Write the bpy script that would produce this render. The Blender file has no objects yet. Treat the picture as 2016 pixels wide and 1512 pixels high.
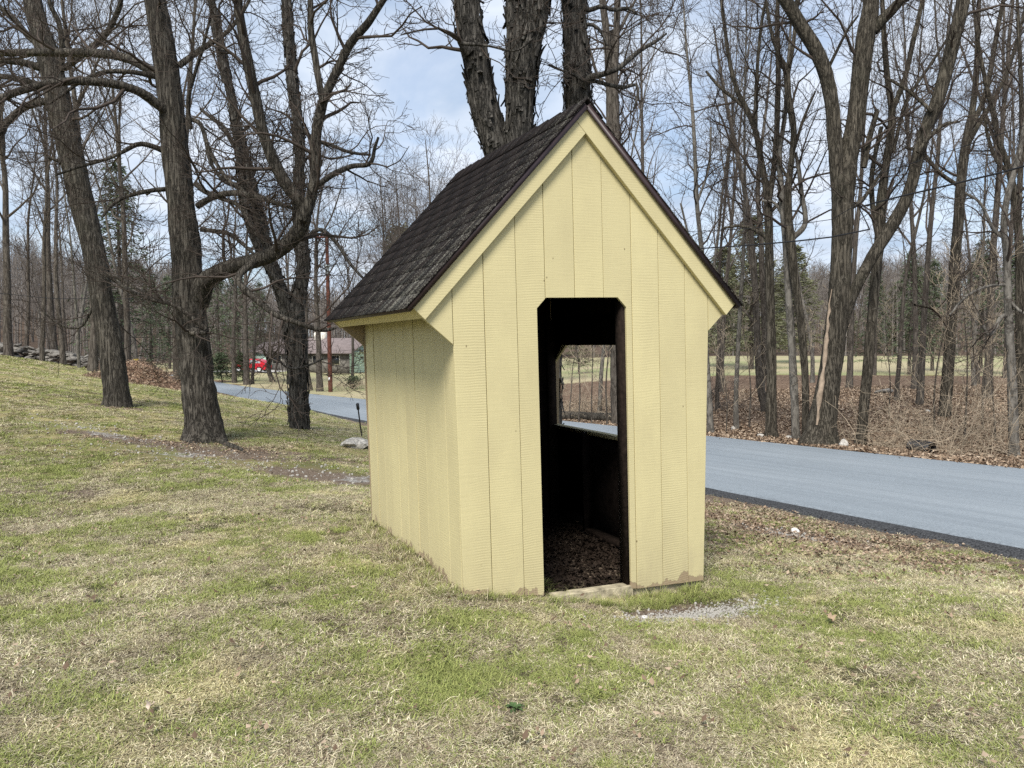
import bpy, bmesh, math, random
import numpy as np
from mathutils import Matrix, Vector

random.seed(7)
RNG = np.random.default_rng(11)
sc = bpy.context.scene
COL = sc.collection
PI = math.pi

# ------------------------------------------------------------------ camera
F = 1514.0                      # focal length in photo pixels (2016 wide)
PITCH, ROLL = 0.0564, -0.006
cp, sp = math.cos(PITCH), math.sin(PITCH)
fwd = np.array([0, cp, -sp]); r0 = np.array([1.0, 0, 0]); u0 = np.array([0, sp, cp])
cr, sr = math.cos(ROLL), math.sin(ROLL)
CR = cr * r0 + sr * u0
CU = -sr * r0 + cr * u0
EYE = np.array([0, 0, 1.6])
cam_d = bpy.data.cameras.new('camera')
cam = bpy.data.objects.new('camera', cam_d)
COL.objects.link(cam)
m = Matrix.Identity(4)
for i in range(3):
    m[i][0], m[i][1], m[i][2], m[i][3] = CR[i], CU[i], -fwd[i], EYE[i]
cam.matrix_world = m
cam_d.sensor_fit = 'HORIZONTAL'
cam_d.sensor_width = 36.0
cam_d.lens = 36.0 * F / 2016.0
cam_d.clip_start = 0.05
cam_d.clip_end = 3000
sc.camera = cam

# ------------------------------------------------------------------ world, sun, exposure
SUN_EL, SUN_AZ = math.radians(50), math.radians(197)      # high behind the camera, veiled by cloud
world = bpy.data.worlds.new('World')
sc.world = world
world.use_nodes = True
wt = world.node_tree
wt.nodes.clear()
def wn(t, **k):
    n = wt.nodes.new(t)
    for a, b in k.items(): setattr(n, a, b)
    return n
wo = wn('ShaderNodeOutputWorld'); wb = wn('ShaderNodeBackground')
wb.inputs['Strength'].default_value = 0.085
sky = wn('ShaderNodeTexSky', sky_type='NISHITA', sun_disc=False, sun_elevation=SUN_EL, sun_rotation=SUN_AZ,
         altitude=200, air_density=1.0, dust_density=1.2, ozone_density=1.5)
wtc = wn('ShaderNodeTexCoord')
wsep = wn('ShaderNodeSeparateXYZ')
wt.links.new(wtc.outputs['Generated'], wsep.inputs[0])
def wmath(op, a, b=None, clamp=False):
    n = wn('ShaderNodeMath', operation=op, use_clamp=clamp)
    for i, x in enumerate((a, b)):
        if x is None: continue
        if isinstance(x, (int, float)): n.inputs[i].default_value = x
        else: wt.links.new(x, n.inputs[i])
    return n.outputs[0]
zz = wmath('ADD', wmath('MAXIMUM', wsep.outputs[2], 0.0), 0.22)
wcomb = wn('ShaderNodeCombineXYZ')
wt.links.new(wmath('DIVIDE', wsep.outputs[0], zz), wcomb.inputs[0])
wt.links.new(wmath('DIVIDE', wsep.outputs[1], zz), wcomb.inputs[1])
cn = wn('ShaderNodeTexNoise'); cn.inputs['Scale'].default_value = 1.7; cn.inputs['Detail'].default_value = 7
cn.inputs['Roughness'].default_value = 0.55; cn.inputs['Distortion'].default_value = 0.6
wt.links.new(wcomb.outputs[0], cn.inputs['Vector'])
cr1 = wn('ShaderNodeValToRGB')
cr1.color_ramp.elements[0].position = 0.34; cr1.color_ramp.elements[1].position = 0.56
wt.links.new(cn.outputs['Fac'], cr1.inputs[0])
cn2 = wn('ShaderNodeTexNoise'); cn2.inputs['Scale'].default_value = 3.1; cn2.inputs['Detail'].default_value = 5
wt.links.new(wcomb.outputs[0], cn2.inputs['Vector'])
cr2 = wn('ShaderNodeValToRGB')
cr2.color_ramp.elements[0].position = 0.3; cr2.color_ramp.elements[0].color = (4.6, 5.7, 7.3, 1)
cr2.color_ramp.elements[1].position = 0.62; cr2.color_ramp.elements[1].color = (7.6, 8.3, 9.4, 1)
wt.links.new(cn2.outputs['Fac'], cr2.inputs[0])
cm = wn('ShaderNodeMix', data_type='RGBA')
wt.links.new(wmath('MULTIPLY_ADD', cr1.outputs[0], 0.62), cm.inputs['Factor'])
cm.inputs['Factor'].default_value = 0.8
for n in wt.nodes:
    if n.type == 'MATH' and n.operation == 'MULTIPLY_ADD': n.inputs[2].default_value = 0.36
skm = wn('ShaderNodeVectorMath', operation='SCALE'); skm.inputs['Scale'].default_value = 1.5
wt.links.new(sky.outputs[0], skm.inputs[0])
wt.links.new(skm.outputs[0], cm.inputs['A'])
wt.links.new(cr2.outputs[0], cm.inputs['B'])
wt.links.new(cm.outputs['Result'], wb.inputs['Color'])
wt.links.new(wb.outputs[0], wo.inputs['Surface'])

sun_d = bpy.data.lights.new('sun', 'SUN')
sun_d.energy = 3.9; sun_d.angle = math.radians(20); sun_d.color = (1.0, 0.95, 0.87)
sun = bpy.data.objects.new('sun', sun_d)
COL.objects.link(sun)
# sky sun_rotation 0 is +Y, turning clockwise seen from above
sdir = Vector((math.sin(SUN_AZ) * math.cos(SUN_EL), math.cos(SUN_AZ) * math.cos(SUN_EL), math.sin(SUN_EL)))
sun.rotation_euler = (-sdir).to_track_quat('-Z', 'Y').to_euler()
sun.location = (0, -5, 30)
sc.view_settings.view_transform = 'Standard'
sc.view_settings.look = 'None'
sc.view_settings.exposure = 0.45
sc.view_settings.gamma = 1.0
sc.view_settings.use_curve_mapping = False
sc.cycles.use_denoising = False
sc.cycles.adaptive_threshold = 0.006
sc.cycles.max_bounces = 4
sc.cycles.diffuse_bounces = 2
sc.cycles.glossy_bounces = 2

# ------------------------------------------------------------------ helpers
def ray(px, py):
    return CR * (px - 1008) / F - CU * (py - 756) / F + fwd
def at(px, py, Y):
    """World point seen at photo pixel (px, py), at forward distance Y."""
    d = ray(px, py)
    return EYE + d * (Y / d[1])

def tag(o, label=None, cat=None, group=None, kind=None):
    if label: o['label'] = label
    if cat: o['category'] = cat
    if group: o['group'] = group
    if kind: o['kind'] = kind
    return o
def empty(name, loc=(0, 0, 0), label=None, cat=None, group=None, parent=None):
    o = bpy.data.objects.new(name, None)
    COL.objects.link(o); o.location = loc; o.empty_display_size = 0.2
    if parent: o.parent = parent
    return tag(o, label, cat, group)
def link(name, me, mat=None, parent=None):
    o = bpy.data.objects.new(name, me)
    COL.objects.link(o)
    if mat is not None and not me.materials: me.materials.append(mat)
    if parent is not None: o.parent = parent
    return o
def mesh_np(name, V, Q=None, T=None, smooth=True):
    """Mesh from numpy arrays of quads and triangles."""
    me = bpy.data.meshes.new(name)
    V = np.asarray(V, dtype=np.float32)
    nq = 0 if Q is None else len(Q); nt = 0 if T is None else len(T)
    me.vertices.add(len(V)); me.vertices.foreach_set('co', V.ravel())
    idx = []
    if nq: idx.append(np.asarray(Q, np.int32).ravel())
    if nt: idx.append(np.asarray(T, np.int32).ravel())
    li = np.concatenate(idx)
    me.loops.add(len(li)); me.loops.foreach_set('vertex_index', li)
    me.polygons.add(nq + nt)
    st = np.concatenate([np.arange(nq) * 4, nq * 4 + np.arange(nt) * 3]).astype(np.int32)
    me.polygons.foreach_set('loop_start', st)
    if smooth: me.polygons.foreach_set('use_smooth', np.ones(nq + nt, bool))
    me.update(calc_edges=True)
    me.validate()
    return me
class Buf:
    def __init__(s): s.v = []; s.q = []; s.t = []; s.n = 0
    def add(s, V, Q=None, T=None):
        V = np.asarray(V, float).reshape(-1, 3)
        if Q is not None and len(Q): s.q.append(np.asarray(Q, int) + s.n)
        if T is not None and len(T): s.t.append(np.asarray(T, int) + s.n)
        s.v.append(V); s.n += len(V)
    def box(s, lo, hi, M=None):
        x0, y0, z0 = lo; x1, y1, z1 = hi
        V = np.array([[x0,y0,z0],[x1,y0,z0],[x1,y1,z0],[x0,y1,z0],[x0,y0,z1],[x1,y0,z1],[x1,y1,z1],[x0,y1,z1]], float)
        if M is not None: V = V @ np.array(M.to_3x3()).T + np.array(M.translation)
        s.add(V, [[0,3,2,1],[4,5,6,7],[0,1,5,4],[1,2,6,5],[2,3,7,6],[3,0,4,7]])
    def mesh(s, name, smooth=True):
        return mesh_np(name, np.concatenate(s.v), np.concatenate(s.q) if s.q else None, np.concatenate(s.t) if s.t else None, smooth)
    def obj(s, name, mat, parent=None, smooth=True):
        return link(name, s.mesh(name, smooth), mat, parent)
def norm(a): return a / np.maximum(np.linalg.norm(a, axis=-1, keepdims=True), 1e-9)

def frames(P):
    """tangent and two normals for polylines P (N,K,3)."""
    T = norm(np.gradient(P, axis=1))
    D = norm(P[:, -1] - P[:, 0])
    ref = np.where(np.abs(D[:, 2:3]) < 0.9, np.array([[0, 0, 1.0]]), np.array([[1.0, 0, 0]]))
    ref = norm(np.cross(D, ref))[:, None, :]
    n1 = norm(ref - (ref * T).sum(-1, keepdims=True) * T)
    n2 = np.cross(T, n1)
    return T, n1, n2
def tubes(buf, P, R, S):
    N, K, _ = P.shape
    T, n1, n2 = frames(P)
    a = np.arange(S) * 2 * PI / S
    V = P[:, :, None, :] + R[:, :, None, None] * (np.cos(a)[None, None, :, None] * n1[:, :, None, :] + np.sin(a)[None, None, :, None] * n2[:, :, None, :])
    base = (np.arange(N) * K * S)[:, None, None] + (np.arange(K - 1) * S)[None, :, None]
    j = np.arange(S)[None, None, :]; j2 = (j + 1) % S
    Q = np.stack([base + j, base + j2, base + S + j2, base + S + j], -1).reshape(-1, 4)
    buf.add(V.reshape(-1, 3), Q)
def resample(P, K, R=None):
    """Catmull-Rom through points, K samples evenly by length."""
    P = np.asarray(P, float); n = len(P)
    ext = np.vstack([2 * P[0] - P[1], P, 2 * P[-1] - P[-2]])
    t = np.linspace(0, n - 1, 12 * n); i = np.minimum(t.astype(int), n - 2); f = (t - i)[:, None]
    p0, p1, p2, p3 = ext[i], ext[i + 1], ext[i + 2], ext[i + 3]
    C = 0.5 * (2 * p1 + (p2 - p0) * f + (2 * p0 - 5 * p1 + 4 * p2 - p3) * f**2 + (3 * p1 - p0 - 3 * p2 + p3) * f**3)
    L = np.concatenate([[0], np.cumsum(np.linalg.norm(np.diff(C, axis=0), axis=1))])
    s = np.linspace(0, L[-1], K)
    out = np.stack([np.interp(s, L, C[:, k]) for k in range(3)], 1)
    tt = np.interp(s, L, t)
    if R is None: return out
    return out, np.interp(tt, np.arange(n), R)
def vnoise(u, v, nu, nv, rng):
    """value noise, periodic in u (0..1), v in cells."""
    g = rng.random((nv + 2, nu))
    x = u * nu; xi = np.floor(x).astype(int); xf = x - xi; xf = xf * xf * (3 - 2 * xf)
    y = np.clip(v, 0, nv); yi = np.floor(y).astype(int); yf = y - yi; yf = yf * yf * (3 - 2 * yf)
    a = g[yi, xi % nu]; b = g[yi, (xi + 1) % nu]; c = g[yi + 1, xi % nu]; d = g[yi + 1, (xi + 1) % nu]
    return (a * (1 - xf) + b * xf) * (1 - yf) + (c * (1 - xf) + d * xf) * yf
def spawn(P, R, n, rng, t0=0.3, t1=1.0, L=1.0, Lsd=0.25, ang=45, angsd=12, K=6, rr=0.5, rmax=1.0, tipr=0.25, up=0.08, wander=0.18, taper_len=0.5, drop=0.0):
    """children polylines growing from parents P (N,K0,3) with radii R."""
    N, K0, _ = P.shape
    if N == 0: return np.zeros((0, K, 3)), np.zeros((0, K))
    T, n1, n2 = frames(P)
    par = np.repeat(np.arange(N), n)
    k = np.tile(np.arange(n), N)
    t = t0 + (t1 - t0) * (k + rng.random(N * n)) / n
    x = t * (K0 - 1); i = np.minimum(x.astype(int), K0 - 2); f = (x - i)
    lerp = lambda A: A[par, i] * (1 - f[:, None]) + A[par, i + 1] * f[:, None]
    p = lerp(P); tg = norm(lerp(T)); a1 = norm(lerp(n1)); a2 = norm(lerp(n2))
    r = R[par, i] * (1 - f) + R[par, i + 1] * f
    az = k * 2.4 + rng.random(N)[par] * 6.28 + rng.normal(0, 0.5, N * n)
    an = np.radians(np.clip(rng.normal(ang, angsd, N * n), 10, 100))
    d = norm(np.cos(an)[:, None] * tg + np.sin(an)[:, None] * (np.cos(az)[:, None] * a1 + np.sin(az)[:, None] * a2))
    ln = L * np.clip(rng.normal(1, Lsd, N * n), 0.35, 1.8) * (1 - taper_len * (t - t0) / max(t1 - t0, 1e-6))
    if drop > 0:
        keep = rng.random(N * n) > drop
        p, d, ln, r = p[keep], d[keep], ln[keep], r[keep]
    M = len(p)
    st = (ln / (K - 1))[:, None]
    pts = [p]
    for s in range(K - 1):
        d = norm(d + rng.normal(0, wander, (M, 3)) + np.array([0, 0, up]))
        pts.append(pts[-1] + d * st)
    rad = np.minimum(r * rr, rmax)[:, None] * np.linspace(1, tipr, K)[None, :]
    return np.stack(pts, 1), rad

# ------------------------------------------------------------------ materials
def new_mat(name):
    mt = bpy.data.materials.new(name); mt.use_nodes = True
    nt = mt.node_tree; nt.nodes.clear()
    out = nt.nodes.new('ShaderNodeOutputMaterial'); b = nt.nodes.new('ShaderNodeBsdfPrincipled')
    nt.links.new(b.outputs[0], out.inputs['Surface'])
    b.inputs['Roughness'].default_value = 0.85
    b.inputs['Specular IOR Level'].default_value = 0.25
    return mt, nt, b
class G:
    """tiny node-graph writer"""
    def __init__(s, nt): s.nt = nt
    def n(s, t, **k):
        x = s.nt.nodes.new(t)
        for a, b in k.items(): setattr(x, a, b)
        return x
    def set(s, sock, v):
        if hasattr(v, 'is_output'): s.nt.links.new(v, sock)
        else:
            if isinstance(v, (tuple, list)) and len(v) == 3 and sock.type == 'RGBA': v = (*v, 1)
            sock.default_value = v
    def math(s, op, a, b=0.0, c=None, clamp=False):
        x = s.n('ShaderNodeMath', operation=op, use_clamp=clamp)
        s.set(x.inputs[0], a); s.set(x.inputs[1], b)
        if c is not None: s.set(x.inputs[2], c)
        return x.outputs[0]
    def noise(s, vec, scale, detail=4, rough=0.55, dist=0.0):
        x = s.n('ShaderNodeTexNoise'); s.set(x.inputs['Vector'], vec)
        x.inputs['Scale'].default_value = scale; x.inputs['Detail'].default_value = detail
        x.inputs['Roughness'].default_value = rough; x.inputs['Distortion'].default_value = dist
        return x.outputs['Fac']
    def ramp(s, fac, stops):
        x = s.n('ShaderNodeValToRGB'); s.set(x.inputs[0], fac); e = x.color_ramp.elements
        while len(e) < len(stops): e.new(0.5)
        for i, (p, c) in enumerate(stops):
            e[i].position = p
            e[i].color = (c, c, c, 1) if isinstance(c, (int, float)) else (*c, 1)
        return x.outputs[0]
    def mix(s, f, a, b, mode='MIX'):
        x = s.n('ShaderNodeMix', data_type='RGBA', blend_type=mode)
        s.set(x.inputs['Factor'], f); s.set(x.inputs['A'], a); s.set(x.inputs['B'], b)
        return x.outputs['Result']
    def scale(s, vec, sx, sy, sz):
        x = s.n('ShaderNodeVectorMath', operation='MULTIPLY'); s.set(x.inputs[0], vec); x.inputs[1].default_value = (sx, sy, sz)
        return x.outputs[0]
    def bump(s, h, strength, dist, b):
        x = s.n('ShaderNodeBump'); s.set(x.inputs['Height'], h); x.inputs['Strength'].default_value = strength
        x.inputs['Distance'].default_value = dist
        s.nt.links.new(x.outputs[0], b.inputs['Normal'])
    def attr(s, name, out='Fac', kind='GEOMETRY'):
        x = s.n('ShaderNodeAttribute', attribute_name=name, attribute_type=kind)
        return x.outputs[out]
    def obj(s): return s.n('ShaderNodeTexCoord').outputs['Object']
    def pos(s): return s.n('ShaderNodeNewGeometry').outputs['Position']
    def rnd(s): return s.n('ShaderNodeObjectInfo').outputs['Random']
    def sep(s, v):
        x = s.n('ShaderNodeSeparateXYZ'); s.set(x.inputs[0], v); return x.outputs

def plain(name, col, rough=0.8, spec=0.25, metal=0.0, var=0.15, scale=6.0, bump=0.0):
    mt, nt, b = new_mat(name); g = G(nt)
    n = g.noise(g.obj(), scale, 5)
    c = g.mix(g.ramp(n, [(0.3, 0.0), (0.7, 1.0)]), tuple(x * (1 - var) for x in col), tuple(min(1, x * (1 + var)) for x in col))
    g.set(b.inputs['Base Color'], c)
    b.inputs['Roughness'].default_value = rough; b.inputs['Specular IOR Level'].default_value = spec; b.inputs['Metallic'].default_value = metal
    if bump: g.bump(n, bump, 0.02, b)
    return mt

def paint_mat(name, kind):
    """cream-yellow paint on rough-sawn boards; kind front / side / trim, peeling near the board feet"""
    mt, nt, b = new_mat(name); g = G(nt)
    o = g.obj(); x, y, z = g.sep(o)
    rnd = g.rnd()
    along = x if kind != 'side' else y
    off = g.math('MULTIPLY', rnd, 37.0)
    cv = g.n('ShaderNodeCombineXYZ'); g.set(cv.inputs[0], g.math('ADD', along, off)); g.set(cv.inputs[1], off); g.set(cv.inputs[2], z)
    v = cv.outputs[0]
    # saw marks: fine, nearly level ridges, wandering and fading in and out
    warp = g.noise(g.scale(v, 3.0, 3.0, 2.2), 1.0, 3)
    zz = g.math('MULTIPLY_ADD', warp, 0.05, z)
    per = g.math('MULTIPLY_ADD', rnd, 120.0, 330.0)
    saw = g.math('SINE', g.math('MULTIPLY', zz, per))
    rough_n = g.noise(g.scale(v, 8.0, 8.0, 70.0), 1.0, 4, 0.6)
    mask = g.ramp(g.noise(g.scale(v, 5.0, 5.0, 1.3), 1.0, 3), [(0.38, 0.1), (0.62, 1.0)])
    grain = g.noise(g.scale(v, 60.0, 60.0, 2.0), 1.0, 4, 0.6, 1.5)
    h = g.math('ADD', g.math('MULTIPLY', g.math('MULTIPLY', saw, mask), g.math('MULTIPLY_ADD', g.math('FRACT', g.math('MULTIPLY', rnd, 7.31)), 0.20, 0.03)), g.math('MULTIPLY', rough_n, 0.55))
    h = g.math('ADD', h, g.math('MULTIPLY', grain, 0.35))
    base = g.mix(rnd, (0.60, 0.53, 0.295), (0.555, 0.49, 0.275))
    blot = g.noise(g.scale(v, 2.5, 2.5, 1.2), 1.0, 5, 0.6)
    base = g.mix(g.ramp(blot, [(0.38, 0.0), (0.72, 0.75)]), base, (0.475, 0.415, 0.235))
    low = g.math('SUBTRACT', 1.0, g.math('MULTIPLY_ADD', z, 0.85, 0.12), clamp=True)   # splashed dirt near the ground
    dirtn = g.noise(g.scale(v, 9.0, 9.0, 3.0), 1.0, 5, 0.65)
    dirt = g.math('MULTIPLY', g.math('POWER', low, 5.0), g.ramp(dirtn, [(0.30, 0.0), (0.7, 1.0)]))
    base = g.mix(dirt, base, (0.42, 0.36, 0.22))
    # small dark nail heads / knots
    vor = g.n('ShaderNodeTexVoronoi'); g.set(vor.inputs['Vector'], g.scale(v, 5.0, 5.0, 3.2)); vor.inputs['Scale'].default_value = 1.0
    knot = g.ramp(vor.outputs['Distance'], [(0.018, 1.0), (0.03, 0.0)])
    base = g.mix(g.math('MULTIPLY', knot, 0.75), base, (0.16, 0.12, 0.06))
    if kind in ('front', 'side'):
        pn = g.noise(g.scale(v, 11.0, 11.0, 6.0), 1.0, 4, 0.6)
        zf = g.attr('foot')
        pe = g.math('SUBTRACT', g.math('MULTIPLY_ADD', pn, 1.0, 0.06), g.math('MULTIPLY', zf, 3.6 if kind == 'front' else 3.0))
        lo_n = g.noise(g.scale(o, 2.2, 2.2, 0.0), 1.0, 2)
        pe = g.math('SUBTRACT', pe, g.ramp(lo_n, [(0.42, 0.10 if kind == 'side' else 0.05), (0.54, 0.0)]))
        pm = g.ramp(pe, [(0.44, 0.0), (0.46, 1.0)])
        wood = g.mix(grain, (0.25, 0.185, 0.11), (0.39, 0.31, 0.205))
        base = g.mix(pm, base, wood)
        h = g.math('SUBTRACT', h, g.math('MULTIPLY', pm, 0.6))
    g.set(b.inputs['Base Color'], base)
    b.inputs['Roughness'].default_value = 0.62; b.inputs['Specular IOR Level'].default_value = 0.3
    g.bump(h, 0.42 if kind != 'trim' else 0.25, 0.004, b)
    return mt

def bark_mat(name, dark, light, moss=0.0, zs=0.18, sc_=14.0, bump=0.9):
    mt, nt, b = new_mat(name); g = G(nt)
    o = g.obj()
    n = g.noise(g.scale(o, 1, 1, zs), sc_, 6, 0.62, 0.5)
    nb = g.noise(g.scale(o, 1, 1, zs * 1.3), sc_ * 2.3, 5, 0.7, 0.3)
    n2 = g.noise(g.scale(o, 1, 1, 0.45), 2.3, 4)
    plate = g.math('ABSOLUTE', g.math('SUBTRACT', n, 0.5))            # furrow where the noise crosses its middle
    pl = g.ramp(plate, [(0.0, 0.0), (0.03, 0.6), (0.075, 1.0)])
    c = g.mix(g.ramp(nb, [(0.36, 0.0), (0.64, 1.0)]), tuple(x * 1.25 for x in dark), light)
    c = g.mix(pl, tuple(x * 0.62 for x in dark), c)
    c = g.mix(g.ramp(n2, [(0.4, 0.0), (0.75, 0.45)]), c, tuple(x * 0.8 for x in dark))
    li = g.ramp(g.noise(o, 6.0, 6, 0.75), [(0.60, 0.0), (0.70, 0.6)])
    c = g.mix(li, c, tuple(min(1, x * 1.55 + 0.02) for x in light))
    if moss:
        ms = g.ramp(g.noise(o, 1.6, 5, 0.6), [(0.55, 0.0), (0.75, moss)])
        c = g.mix(ms, c, (0.075, 0.080, 0.052))
    g.set(b.inputs['Base Color'], c)
    b.inputs['Roughness'].default_value = 0.92; b.inputs['Specular IOR Level'].default_value = 0.12
    if bump: g.bump(g.math('ADD', g.math('MULTIPLY', pl, 0.7), g.math('MULTIPLY', nb, 0.5)), bump, 0.03, b)
    return mt

M = {}
M['front'] = paint_mat('cream_paint_front', 'front')
M['side'] = paint_mat('cream_paint_side', 'side')
M['trim'] = paint_mat('cream_paint_trim', 'trim')
M['drip'] = plain('brown_drip_edge', (0.035, 0.022, 0.024), 0.45, 0.4, 0.0, 0.25, 12)
M['shade_wood'] = plain('shade_darkened_wood', (0.016, 0.012, 0.010), 0.95, 0.05, 0, 0.5, 18, 0.3)  # near-black: shade inside the shelter put into the wood colour
M['stud'] = plain('brown_stud', (0.020, 0.014, 0.011), 0.9, 0.1, 0, 0.45, 25, 0.4)
M['sill_wood'] = plain('bare_grey_wood', (0.37, 0.325, 0.225), 0.9, 0.1, 0, 0.5, 16, 0.7)
M['bark_oak'] = bark_mat('bark_furrowed', (0.042, 0.037, 0.031), (0.150, 0.136, 0.114), 0.15, 0.065, 24)
M['bark_shag'] = bark_mat('bark_shaggy', (0.038, 0.035, 0.031), (0.140, 0.130, 0.115), 0.08, 0.10, 20)
M['bark_map'] = bark_mat('bark_maple', (0.046, 0.040, 0.031), (0.140, 0.124, 0.098), 0.2, 0.10, 18)
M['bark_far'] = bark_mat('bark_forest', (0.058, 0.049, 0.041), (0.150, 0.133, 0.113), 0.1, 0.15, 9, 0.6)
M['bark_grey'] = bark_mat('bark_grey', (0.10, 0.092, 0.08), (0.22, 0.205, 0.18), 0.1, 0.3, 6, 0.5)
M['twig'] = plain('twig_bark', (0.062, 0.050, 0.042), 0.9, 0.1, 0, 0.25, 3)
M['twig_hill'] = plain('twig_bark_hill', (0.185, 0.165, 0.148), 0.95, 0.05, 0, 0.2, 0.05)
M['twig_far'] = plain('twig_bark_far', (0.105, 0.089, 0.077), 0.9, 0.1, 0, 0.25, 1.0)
M['twig_dark'] = plain('twig_bark_dark', (0.040, 0.034, 0.028), 0.9, 0.1, 0, 0.25, 3)
M['bramble'] = plain('bramble_stem', (0.34, 0.28, 0.205), 0.85, 0.15, 0, 0.45, 3)
M['scar'] = plain('bare_heartwood', (0.30, 0.235, 0.175), 0.9, 0.1, 0, 0.3, 9, 0.4)

def shingle_mat():
    mt, nt, b = new_mat('asphalt_shingle'); g = G(nt)
    o = g.obj(); x, y, z = g.sep(o)
    gr = g.noise(o, 260.0, 3, 0.7)
    base = g.mix(g.rnd(), (0.011, 0.0095, 0.0093), (0.0145, 0.0122, 0.0118))
    base = g.mix(g.ramp(gr, [(0.35, 0.0), (0.75, 1.0)]), base, (0.025, 0.021, 0.0205))
    cv = g.n('ShaderNodeCombineXYZ'); g.set(cv.inputs[0], g.math('MULTIPLY', y, 15.0)); g.set(cv.inputs[1], g.math('MULTIPLY', z, 1.6)); g.set(cv.inputs[2], x)
    streak = g.noise(cv.outputs[0], 1.0, 4, 0.6, 0.3)
    fine = g.noise(o, 85.0, 3, 0.8)
    edge = g.math('SUBTRACT', 0.13, g.math('MULTIPLY', y, 0.055))        # more lichen towards the front gable
    lowr = g.math('MULTIPLY', g.math('SUBTRACT', 2.5, z), 0.06)
    s = g.math('ADD', g.math('ADD', g.math('MULTIPLY', streak, 0.40), g.math('MULTIPLY', fine, 0.86)), g.math('ADD', edge, lowr))
    lich = g.ramp(s, [(0.80, 0.0), (0.87, 0.85)])
    base = g.mix(lich, base, (0.20, 0.195, 0.165))
    g.set(b.inputs['Base Color'], base); b.inputs['Roughness'].default_value = 1.0
    b.inputs['Specular IOR Level'].default_value = 0.04
    g.bump(g.math('ADD', gr, g.math('MULTIPLY', lich, 0.6)), 0.3, 0.003, b)
    return mt
M['shingle'] = shingle_mat()

# lawn colour shared by soil sheet and grass blades: same world-space noise
SOIL = (0.085, 0.066, 0.048)
def lawn_fields(g, p):
    big = g.noise(g.scale(p, 1, 1, 0.0), 0.55, 3, 0.5, 0.3)
    med = g.noise(g.scale(p, 1, 1, 0.0), 2.6, 4, 0.6)
    return big, med

def ground_mat():
    mt, nt, b = new_mat('ground'); g = G(nt)
    p = g.pos()
    big, med = lawn_fields(g, p)
    fine = g.noise(p, 45.0, 4, 0.7)
    gf = g.ramp(g.math('ADD', g.math('MULTIPLY', big, 0.6), g.math('MULTIPLY', med, 0.5)), [(0.46, 0.0), (0.66, 1.0)])
    lawn = g.mix(gf, (0.115, 0.092, 0.060), (0.070, 0.076, 0.033))
    lawn = g.mix(g.ramp(fine, [(0.3, 0.75), (0.6, 0.0)]), lawn, SOIL)
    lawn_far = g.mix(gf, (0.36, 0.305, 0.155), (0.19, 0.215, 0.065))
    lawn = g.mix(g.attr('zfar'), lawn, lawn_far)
    # leaf litter
    vor = g.n('ShaderNodeTexVoronoi'); g.set(vor.inputs['Vector'], p); vor.inputs['Scale'].default_value = 13.0
    lc = g.ramp(g.sep(vor.outputs['Color'])[0], [(0.0, (0.055, 0.034, 0.022)), (0.5, (0.145, 0.10, 0.07)), (0.85, (0.24, 0.175, 0.125)), (1.0, (0.34, 0.26, 0.19))])
    lit2 = g.mix(g.ramp(g.noise(p, 0.5, 4), [(0.35, 0.0), (0.7, 0.6)]), lc, (0.115, 0.075, 0.055))
    # gravel
    vg = g.n('ShaderNodeTexVoronoi'); g.set(vg.inputs['Vector'], p); vg.inputs['Scale'].default_value = 38.0
    gc = g.ramp(g.sep(vg.outputs['Color'])[0], [(0.0, (0.13, 0.12, 0.105)), (0.6, (0.26, 0.25, 0.23)), (1.0, (0.44, 0.43, 0.41))])
    # mown field
    field = g.mix(g.ramp(g.noise(g.scale(p, 1, 2.2, 1), 0.05, 4), [(0.42, 0.0), (0.62, 1.0)]), (0.36, 0.315, 0.20), (0.25, 0.265, 0.135))
    def z(name, k=0.5):
        wob = g.math('MULTIPLY', g.math('SUBTRACT', g.noise(p, 3.5, 5, 0.65), 0.5), 1.1)
        s = g.math('ADD', g.attr(name), wob)
        return g.ramp(s, [(k - 0.08, 0.0), (k + 0.08, 1.0)])
    c = g.mix(z('field'), lawn, field)
    c = g.mix(z('litter'), c, lit2)
    c = g.mix(z('hill'), c, (0.105, 0.078, 0.06))
    c = g.mix(z('soil'), c, g.mix(g.ramp(fine, [(0.35, 0.0), (0.65, 1.0)]), (0.055, 0.040, 0.030), (0.24, 0.19, 0.145)))
    c = g.mix(z('gravel'), c, gc)
    g.set(b.inputs['Base Color'], c)
    b.inputs['Roughness'].default_value = 1.0; b.inputs['Specular IOR Level'].default_value = 0.05
    g.bump(g.math('ADD', fine, g.math('MULTIPLY', vor.outputs['Distance'], 0.8)), 0.6, 0.03, b)
    return mt
M['ground'] = ground_mat()

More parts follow.
